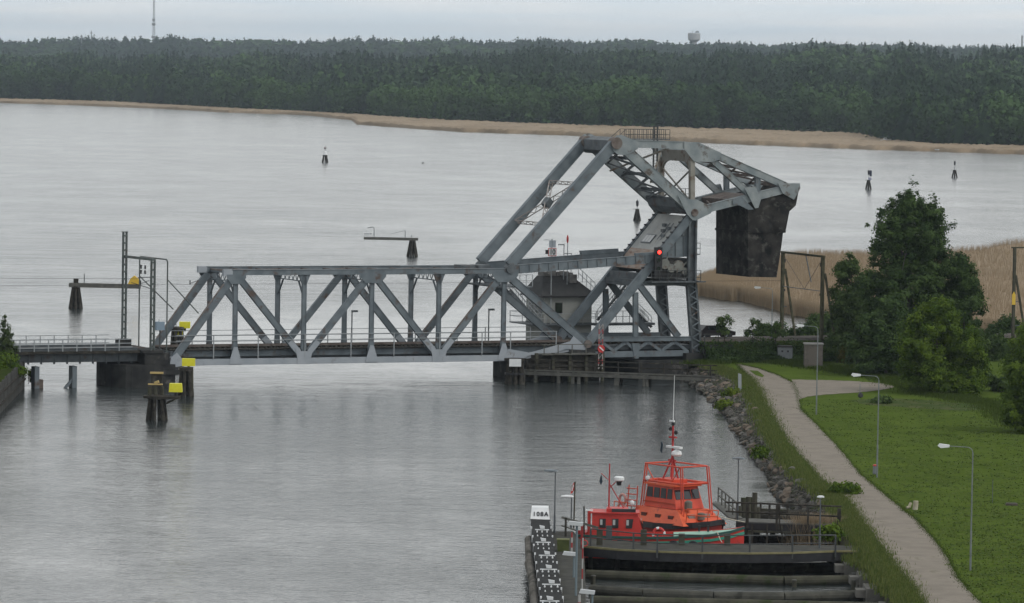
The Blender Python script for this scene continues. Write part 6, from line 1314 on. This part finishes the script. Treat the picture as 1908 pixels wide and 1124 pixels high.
wh = part(MB().add([(-1.9,-1.15,2.32),(1.35,-1.15,2.32),(1.35,1.15,2.32),(-1.9,1.15,2.32),(-1.75,-1.0,3.75),(.85,-1.0,3.75),(.85,1.0,3.75),(-1.75,1.0,3.75)], [(0,1,5,4),(1,2,6,5),(2,3,7,6),(3,0,4,7),(4,5,6,7)]), 'wheelhouse', ORANGE, BB_)
part(MB().box((-1.95,-1.15,3.76),(1.1,1.15,3.88)), 'roof', ORANGE2, BB_); part(MB().box((-1.2,-.6,3.89),(.3,.6,4.15)), 'roof_box', ORANGE, BB_)
def sidepane(x0, x1, z0=2.95, z1=3.6):
    y0 = -1.15+.15*(z0-2.32)/1.43-.03; y1 = -1.15+.15*(z1-2.32)/1.43-.03
    o = part(MB().prism([(x0,y0,z0),(x1,y0,z0),(x1-.06,y1,z1),(x0,y1,z1)], (0,.03,0)), 'window', BLACK, BB_)
for x0, x1 in ((-1.7,-1.1),(-1.0,-.4),(-.3,.25),(.35,.85)): sidepane(x0, x1)
m = MB()
for k in range(3):
    y0 = -1.0+k*.68; m.prism([(1.35-.5*.44+.02,y0,2.95),(1.35-.5*.44+.02,y0+.6,2.95),(1.35-.5*.86+.02,y0+.6,3.55),(1.35-.5*.86+.02,y0,3.55)], (.03,0,.01))
part(m, 'windscreen', GLASS, BB_)
m = MB()
for x, y in ((-2.3,-1.2),(2.0,-1.2),(-2.3,1.2),(2.0,1.2)): tx = x*.82; m.tube((x,y,1.5),(tx,y*.9,5.1),.045); m.tube((x+.22,y,1.5),(tx+.2,y*.9,5.1),.04)
for z, s in ((5.1,.82),(4.0,.87)):
    for a, b_ in (((-2.3,-1.2),(2.0,-1.2)),((2.0,-1.2),(2.0,1.2)),((2.0,1.2),(-2.3,1.2)),((-2.3,1.2),(-2.3,-1.2))): m.tube((a[0]*s,a[1]*.93,z),(b_[0]*s,b_[1]*.93,z),.05 if z > 5 else .08)
m.tube((1.6,-1.1,5.1),(.7,-1.05,4.0),.035); m.tube((-1.9,-1.1,5.1),(-1.0,-1.05,4.0),.035); part(m, 'pipe_frame', ORANGE, BB_)
m = MB()
for x, y in ((-.95,-.4),(-.05,-.4),(-.5,.5)): m.tube((x,y,4.1),(-.5,0,5.6),.06)
m.tube((-.5,0,5.5),(-.5,0,7.8),.08,.06); m.box((-.85,-.08,5.3),(-.2,.08,5.4)); m.box((-.8,-.1,6.8),(-.2,.1,6.9)); part(m, 'mast', mat('mast_red',(.36,.03,.03)), BB_)
part(MB().box((-1.05,-.12,6.15),(.35,.12,6.28)), 'radar_scanner', WHITE, BB_); part(MB().lathe([(.26,0),(.34,.12),(.3,.3),(.08,.42)], (-.1,0,5.65), 14), 'satellite_dome', WHITE, BB_)
m = MB()
for x, z in ((-.75,7.25),(-.2,7.05),(-.5,7.6)): m.lathe([(.05,0),(.12,.06),(.12,.22),(.04,.28)], (x,0,z), 8)
part(m, 'mast_lamps', BLACK, BB_); part(MB().tube((-.5,0,7.8),(-.45,0,10.9),.025,.012), 'whip_aerial', WHITE, BB_); part(MB().box((-.85,-.05,7.85),(-.4,.05,7.95)), 'wind_sensor', WHITE, BB_)
m = MB()
m.prism([(-1.65,-.02,6.5),(-1.5,-.02,6.3),(-1.6,-.02,5.7),(-1.75,-.02,5.9)], (0,.05,0)); part(m, 'signal_flag', mat('dark_flag',(.02,.035,.05)), BB_)
m = MB()
xs = np.linspace(-4.4,-2.6,5); 
for x in xs: m.tube((x,-1.6,1.35),(x,-1.6,2.4),.03)
for z in (1.85,2.4): m.tube((-4.4,-1.6,z),(-2.6,-1.6,z),.035)
xs2 = [(2.6,-1.35),(3.2,-1.0),(3.8,-.6),(4.3,-.2)]
for x, y in xs2: m.tube((x,y,1.6),(x+.1,y,2.5),.03)
for z in (2.1,2.5): m.path([(x+.1,y,z) for x,y in xs2], .035)
part(m, 'deck_railing', ORANGE2, BB_)
m = MB(); 
for k in range(6): m.tube((-2.95,-1.75,1.5+k*.38),(-2.2,-1.55,1.5+k*.38),.035)
m.tube((-2.95,-1.75,1.2),(-2.95,-1.55,3.6),.04); m.tube((-2.2,-1.55,1.2),(-2.2,-1.45,3.6),.04); part(m, 'ladder', ORANGE, BB_)
for x in (-1.6,-.2,1.1): part(MB().box((x,-1.62,1.62),(x+.5,-1.52,1.95)), 'vent_louvre', mat('dark_louvre',(.10,.03,.02)), BB_)
for y in (-.9,.35): part(MB().box((2.1,y,1.75),(2.35,y+.5,2.05)), 'deck_locker', mat('locker_grey',(.22,.20,.18)), BB_)
part(MB().path([(4.2,-.3,2.2),(4.9,.2,2.0),(5.6,1.0,1.8)],.03), 'mooring_rope', mat('rope',(.45,.42,.34)), BB_)
part(MB().box((-1.95,-1.19,2.62),(1.2,-1.13,2.70)), 'grab_rail', mat('worn_orange',(.36,.05,.02)), BB_)
m = MB()
for x, z, r in ((-3.6,2.6,.32),(-3.7,2.0,.34)): m.torus((x,-1.55,z), r, .09, (0,1,0))
part(m, 'life_ring', mat('pale_red',(.5,.25,.22)), BB_); part(MB().lathe([(.1,0),(.26,.05),(.26,.5),(.1,.6)], (1.9,-.6,2.35), 12), 'life_raft', mat('raft_grey',(.13,.12,.10)), BB_); part(MB().lathe([(.1,0),(.24,.05),(.24,.45),(.1,.5)], (2.6,-.1,1.7), 12), 'deck_drum', mat('raft_grey',(.13,.12,.10)), BB_)
part(MB().lathe([(.04,-.15),(.16,0),(.15,.16),(.04,.2)], (-1.55,-1.15,4.1), 10), 'searchlight', WHITE, BB_)
# ================================================================== SMALL THINGS ON THE RIGHT
q = G(1462,673.5); cb = thing('utility_cabinet', 'small grey sheet metal utility cabinet with dark lid', 'cabinet', q); GM = mat('grey_sheet',(.14,.155,.165),(.19,.205,.21),2,.6,0,(.10,.10,.10),.65,2)
part(MB().box(q+Vector((-.78,-.5,0)), q+Vector((.78,.5,1.5))), 'body', GM, cb); part(MB().prism([q+Vector((-.85,-.58,1.51)), q+Vector((.85,-.58,1.51)), q+Vector((.72,-.58,1.68)), q+Vector((-.72,-.58,1.68))],(0,1.16,0)), 'lid', ROOFM, cb)
for s in (-1,1): o = part(MB().box(q+Vector((.03 if s>0 else -.7,-.53,.12)), q+Vector((.7 if s>0 else -.03,-.5,1.4))), 'door', GM, cb); part(MB().box(q+Vector((s*.3-.1,-.56,1.0)), q+Vector((s*.3+.1,-.53,1.2))), 'vent', BLACK, o)
q = G(1515,685); cb = thing('transformer_kiosk', 'tall brownish pebbledash transformer kiosk with pale flat roof', 'kiosk', q); KM = mat('pebbledash',(.12,.108,.098),(.16,.145,.13),3,.95,0,(.09,.08,.075),.6,1)
part(MB().box(q+Vector((-.95,-.8,0)), q+Vector((.93,.8,2.4))), 'body', KM, cb); part(MB().box(q+Vector((-1.02,-.88,2.41)), q+Vector((1.0,.88,2.55))), 'roof', mat('pale_slab',(.22,.215,.205)), cb); part(MB().box(q+Vector((-.5,-.83,.1)), q+Vector((.45,-.8,2.0))), 'door', mat('kiosk_door',(.13,.115,.10)), cb)
q = onz(1381,627,3.75) ; q = L(NP(1381,626,-.4)[0], 5.5, 3.8); cr_ = thing('parked_car', 'dark hatchback parked on the embankment beside the saplings', 'car', q, TH, off=(0,0,0)); CM = mat('dark_car_paint',(.02,.016,.018),None,rough=.35)
part(MB().prism([(-2,-.8,.35),(2,-.8,.35),(2.05,-.8,.75),(1.2,-.8,.95),(.65,-.8,1.42),(-1.5,-.8,1.45),(-2.0,-.8,.95)], (0,1.6,0)), 'body', CM, cr_); part(MB().prism([(-1.35,-.83,.98),(.95,-.83,.98),(.55,-.83,1.34),(-1.2,-.83,1.36)], (0,1.66,0)), 'side_window', GLASS, cr_)
for x in (-1.3,1.3):
    for y in (-.82,.66): w_ = part(MB().tube((x,y,.33),(x,y+.16,.33),.33,n=16), 'wheel', BLACK, cr_)
m = MB(); gr = bthing('embankment_railing', 'dark railing along the track between the tower and the parked car', 'railing', (U(1320),-1.3,3.7))
for x in np.arange(U(1303), U(1352), 1.6): m.box((x-.04,-1.35,3.6),(x+.04,-1.28,4.75))
m.box((U(1300),-1.34,4.2),(U(1352),-1.29,4.26)); m.box((U(1300),-1.35,4.68),(U(1352),-1.28,4.76)); part(m, 'rails', RAILD, gr)
for px, py, t, lb in ((1354,668,624,'thin grey fence post at the embankment foot, left of the two'),(1377,672,636,'thin grey fence post at the embankment foot, right of the two')):
    q = G(px,py); o = thing('fence_post', lb, 'post', q, 0, 'posts at the embankment foot'); part(MB().box(q+Vector((-.05,-.05,0)), q+Vector((.05,.05,(py-t)/18))), 'post', STEELD, o); part(MB().box(q+Vector((-.09,-.09,(py-t)/18)), q+Vector((.09,.09,(py-t)/18+.06))), 'cap', GALV, o)
q = G(1361,670); o = thing('cable_marker', 'short white post with orange foot at the start of the track', 'marker post', q); part(MB().box(q+Vector((-.12,-.1,.32)), q+Vector((.12,.1,.85))), 'white_top', WHITE, o); part(MB().box(q+Vector((-.15,-.12,0)), q+Vector((.15,.12,.319))), 'orange_foot', ORANGE2, o)
q = onz(1379,742,1.1); o = thing('small_sign', 'narrow grey sign plate on a post among the bank rocks', 'sign', q); part(MB().box(q+Vector((-.04,-.04,0)), q+Vector((.04,.04,2.2))), 'post', RAILM, o); part(MB().prism([q+Vector((-.2,-.06,1.0)), q+Vector((.12,-.06,.9)), q+Vector((.08,-.06,2.3)), q+Vector((-.24,-.06,2.4))],(0,.03,0)), 'plate', RAILM, o)
q = G(1631,886); o = thing('litter_bin', 'small grey litter bin with red rim beside the lamp post', 'bin', q); part(MB().lathe([(.16,.1),(.2,.15),(.2,.72)], q, 14), 'body', mat('bin_grey',(.17,.19,.20)), o); part(MB().lathe([(.21,.72),(.21,.80),(.12,.84)], q, 14), 'rim', RED, o)
LG = mat('peeled_log',(.30,.27,.20),(.42,.39,.31),3,.9); q = G(1703,950)
o = thing('sawn_log', 'pale sawn log standing upright on the lawn by the path', 'log', q); part(MB().tube(q+Vector((.08,0,0)), q+Vector((.13,0,.62)), .19,.18,14), 'log', LG, o); part(MB().lathe([(.165,0),(.165,.015)], q+Vector((.13,0,.615)), 14), 'cut_face', mat('cut_wood',(.42,.37,.27)), o)
q = G(1697,948); o = thing('sawn_log', 'short pale log leaning against the upright log', 'log', q); part(MB().tube(q+Vector((-.12,-.05,.1)), q+Vector((.0,.05,.42)), .11,.1,12), 'log', LG, o); part(MB().tube(q+Vector((-.30,-.12,.08)), q+Vector((-.12,-.05,.12)), .1,.1,12), 'offcut', LG, o)
q = G(1885,942); o = thing('stone_block', 'flat dark block lying on the lawn near the right edge', 'block', q); part(MB().box(q+Vector((-.42,-.2,0)), q+Vector((.42,.2,.15))), 'block', mat('dark_block',(.05,.042,.035),(.09,.075,.06),4), o); part(MB().box(q+Vector((-.36,-.16,.151)), q+Vector((.36,.16,.18))), 'top', mat('block_top',(.10,.09,.08)), o)
q = G(1849,937); o = thing('thin_stake', 'thin dark stake standing on the lawn', 'stake', q); part(MB().tube(q, q+Z*1.65, .022), 'stake', STEELD, o); part(MB().box(q+Vector((-.03,-.03,1.6)), q+Vector((.03,.03,1.7))), 'tip', BLACK, o)
q = G(1602,745); o = thing('stake_with_bag', 'short stake with a dark bundle at its foot beside the gravel branch', 'stake', q); part(MB().tube(q, q+Z*1.5, .03), 'stake', GALV, o); part(MB().lathe([(.1,0),(.26,.1),(.22,.35),(.05,.5)], q+Vector((.05,-.1,.2)), 10), 'bundle', BLACK, o)
# catenary portal on the embankment
PM = mat('old_timber_green', (.05,.052,.035), (.10,.095,.06), 2, .9); vN, vF = -1.2, W+2.2
uN = U(1531,600,vN); uF = U(1457,580,vF); zt = NP(1532,480,vN)[1]
pt = bthing('catenary_portal', 'timber catenary portal with raking struts left of the willow', 'catenary portal', (uN,W/2,3.7))
for u, v in ((uN,vN),(uF,vF)):
    part(MB().box((u-.16,v-.16,2.6),(u+.16,v+.16,zt)), 'post', PM, pt); part(MB().beam((u+.3,v,zt-1.7),(u+1.7,v-.4,2.6),.16,.2), 'raking_strut', PM, pt); m = MB()
    for z in (4.8,6.9): m.box((u,v-.05,z),(u+.55,v+.05,z+.08))
    part(m, 'strut_tie', STEELD, pt)
part(MB().beam((uF,vF+.3,zt+.1),(uN,vN-.3,zt+.1),.22,.26,(0,0,1)), 'cross_beam', PM, pt)
m = MB(); um = (uN+uF)/2; z3 = zt-3.6; m.beam((uF,vF,z3),(uN,vN,z3),.07,.1,(0,0,1)); m.beam((um,W/2-.2,zt),(um+.2,W/2-1.1,zt-2.8),.08,.1); part(m, 'steady_arm', STEELD, pt)
m = MB(); m.tube((uF,vF-.4,zt-.4),(um,W/2,z3),.02,n=4); m.tube((uN,vN+.4,zt-.4),(um,W/2,z3),.02,n=4); part(m, 'stay_wire', BLACK, pt)
m = MB()
for u, v in ((uF,vF-.5),(uN,vN+.5)): m.lathe([(.04,0),(.1,.06),(.04,.12),(.1,.18),(.04,.24),(.1,.3),(.04,.4)], (u, v, zt-1.0), 8); m.lathe([(.04,0),(.1,.06),(.04,.12),(.1,.18),(.04,.24)], (u, v, z3-.5), 8)
part(m, 'insulator', BLACK, pt)
u = U(1888,600,-1); z0, z1 = 3.4, NP(1887,462,-1)[1]; po = bthing('catenary_pole', 'weathered pole with crossarm, raking strut and yellow warning plate at the right', 'pole', (u,-1,3.4))
part(MB().box((u-.16,-1.12,2.6),(u+.14,-.88,z1)), 'post', TIML, po); part(MB().beam((u+.2,-1,z1-3),(u+1.6,-1.2,z0),.18,.2), 'raking_strut', TIML, po); part(MB().box((u-.4,-1.06,z1-.05),(u+1.2,-.94,z1+.1)), 'crossarm', TIML, po)
z = NP(1885,556,-1)[1]; part(MB().prism([(u-.32,-1.2,z-.7),(u+.1,-1.2,z-.7),(u+.1,-1.2,z+.4),(u-.1,-1.2,z+.75),(u-.32,-1.2,z+.4)], (0,.04,0)), 'yellow_plate', mat('ochre_yellow',(.60,.40,.05)), po)
m = MB(); m.box((u,-1.04,z0+1.8),(u+1.1,-.96,z0+1.88)); m.box((u,-1.04,z0+4.4),(u+.6,-.96,z0+4.48)); part(m, 'tie', STEELD, po)
q = onz(787.5,304.5,0); bd = thing('duck', 'tiny dark duck swimming far out on the lake', 'bird', q); part(MB().lathe([(.05,-.05),(.22,.05),(.25,.18),(.1,.28)], q, 10, (1.5,1)), 'body', BLACK, bd); part(MB().lathe([(.05,0),(.1,.12),(.08,.2),(.02,.25)], q+Vector((.3,0,.2)), 8), 'head', BLACK, bd)
# ================================================================== HAZE
hm = bpy.data.materials.new('haze'); hm.use_nodes = True; n = hm.node_tree.nodes; hl = hm.node_tree.links; n.remove(n['Principled BSDF'])
pv = n.new('ShaderNodeVolumePrincipled'); pv.inputs['Color'].default_value = (.72,.83,.95,1); pv.inputs['Density'].default_value = 5.4e-5; pv.inputs['Anisotropy'].default_value = .3
hl.new(pv.outputs[0], n['Material Output'].inputs['Volume'])
hz_ = MB().box((-15000,-300,-12),(15000,20000,175)).build('haze', hm); tag(hz_, 'thin bluish haze over the lake', 'haze', kind='stuff')
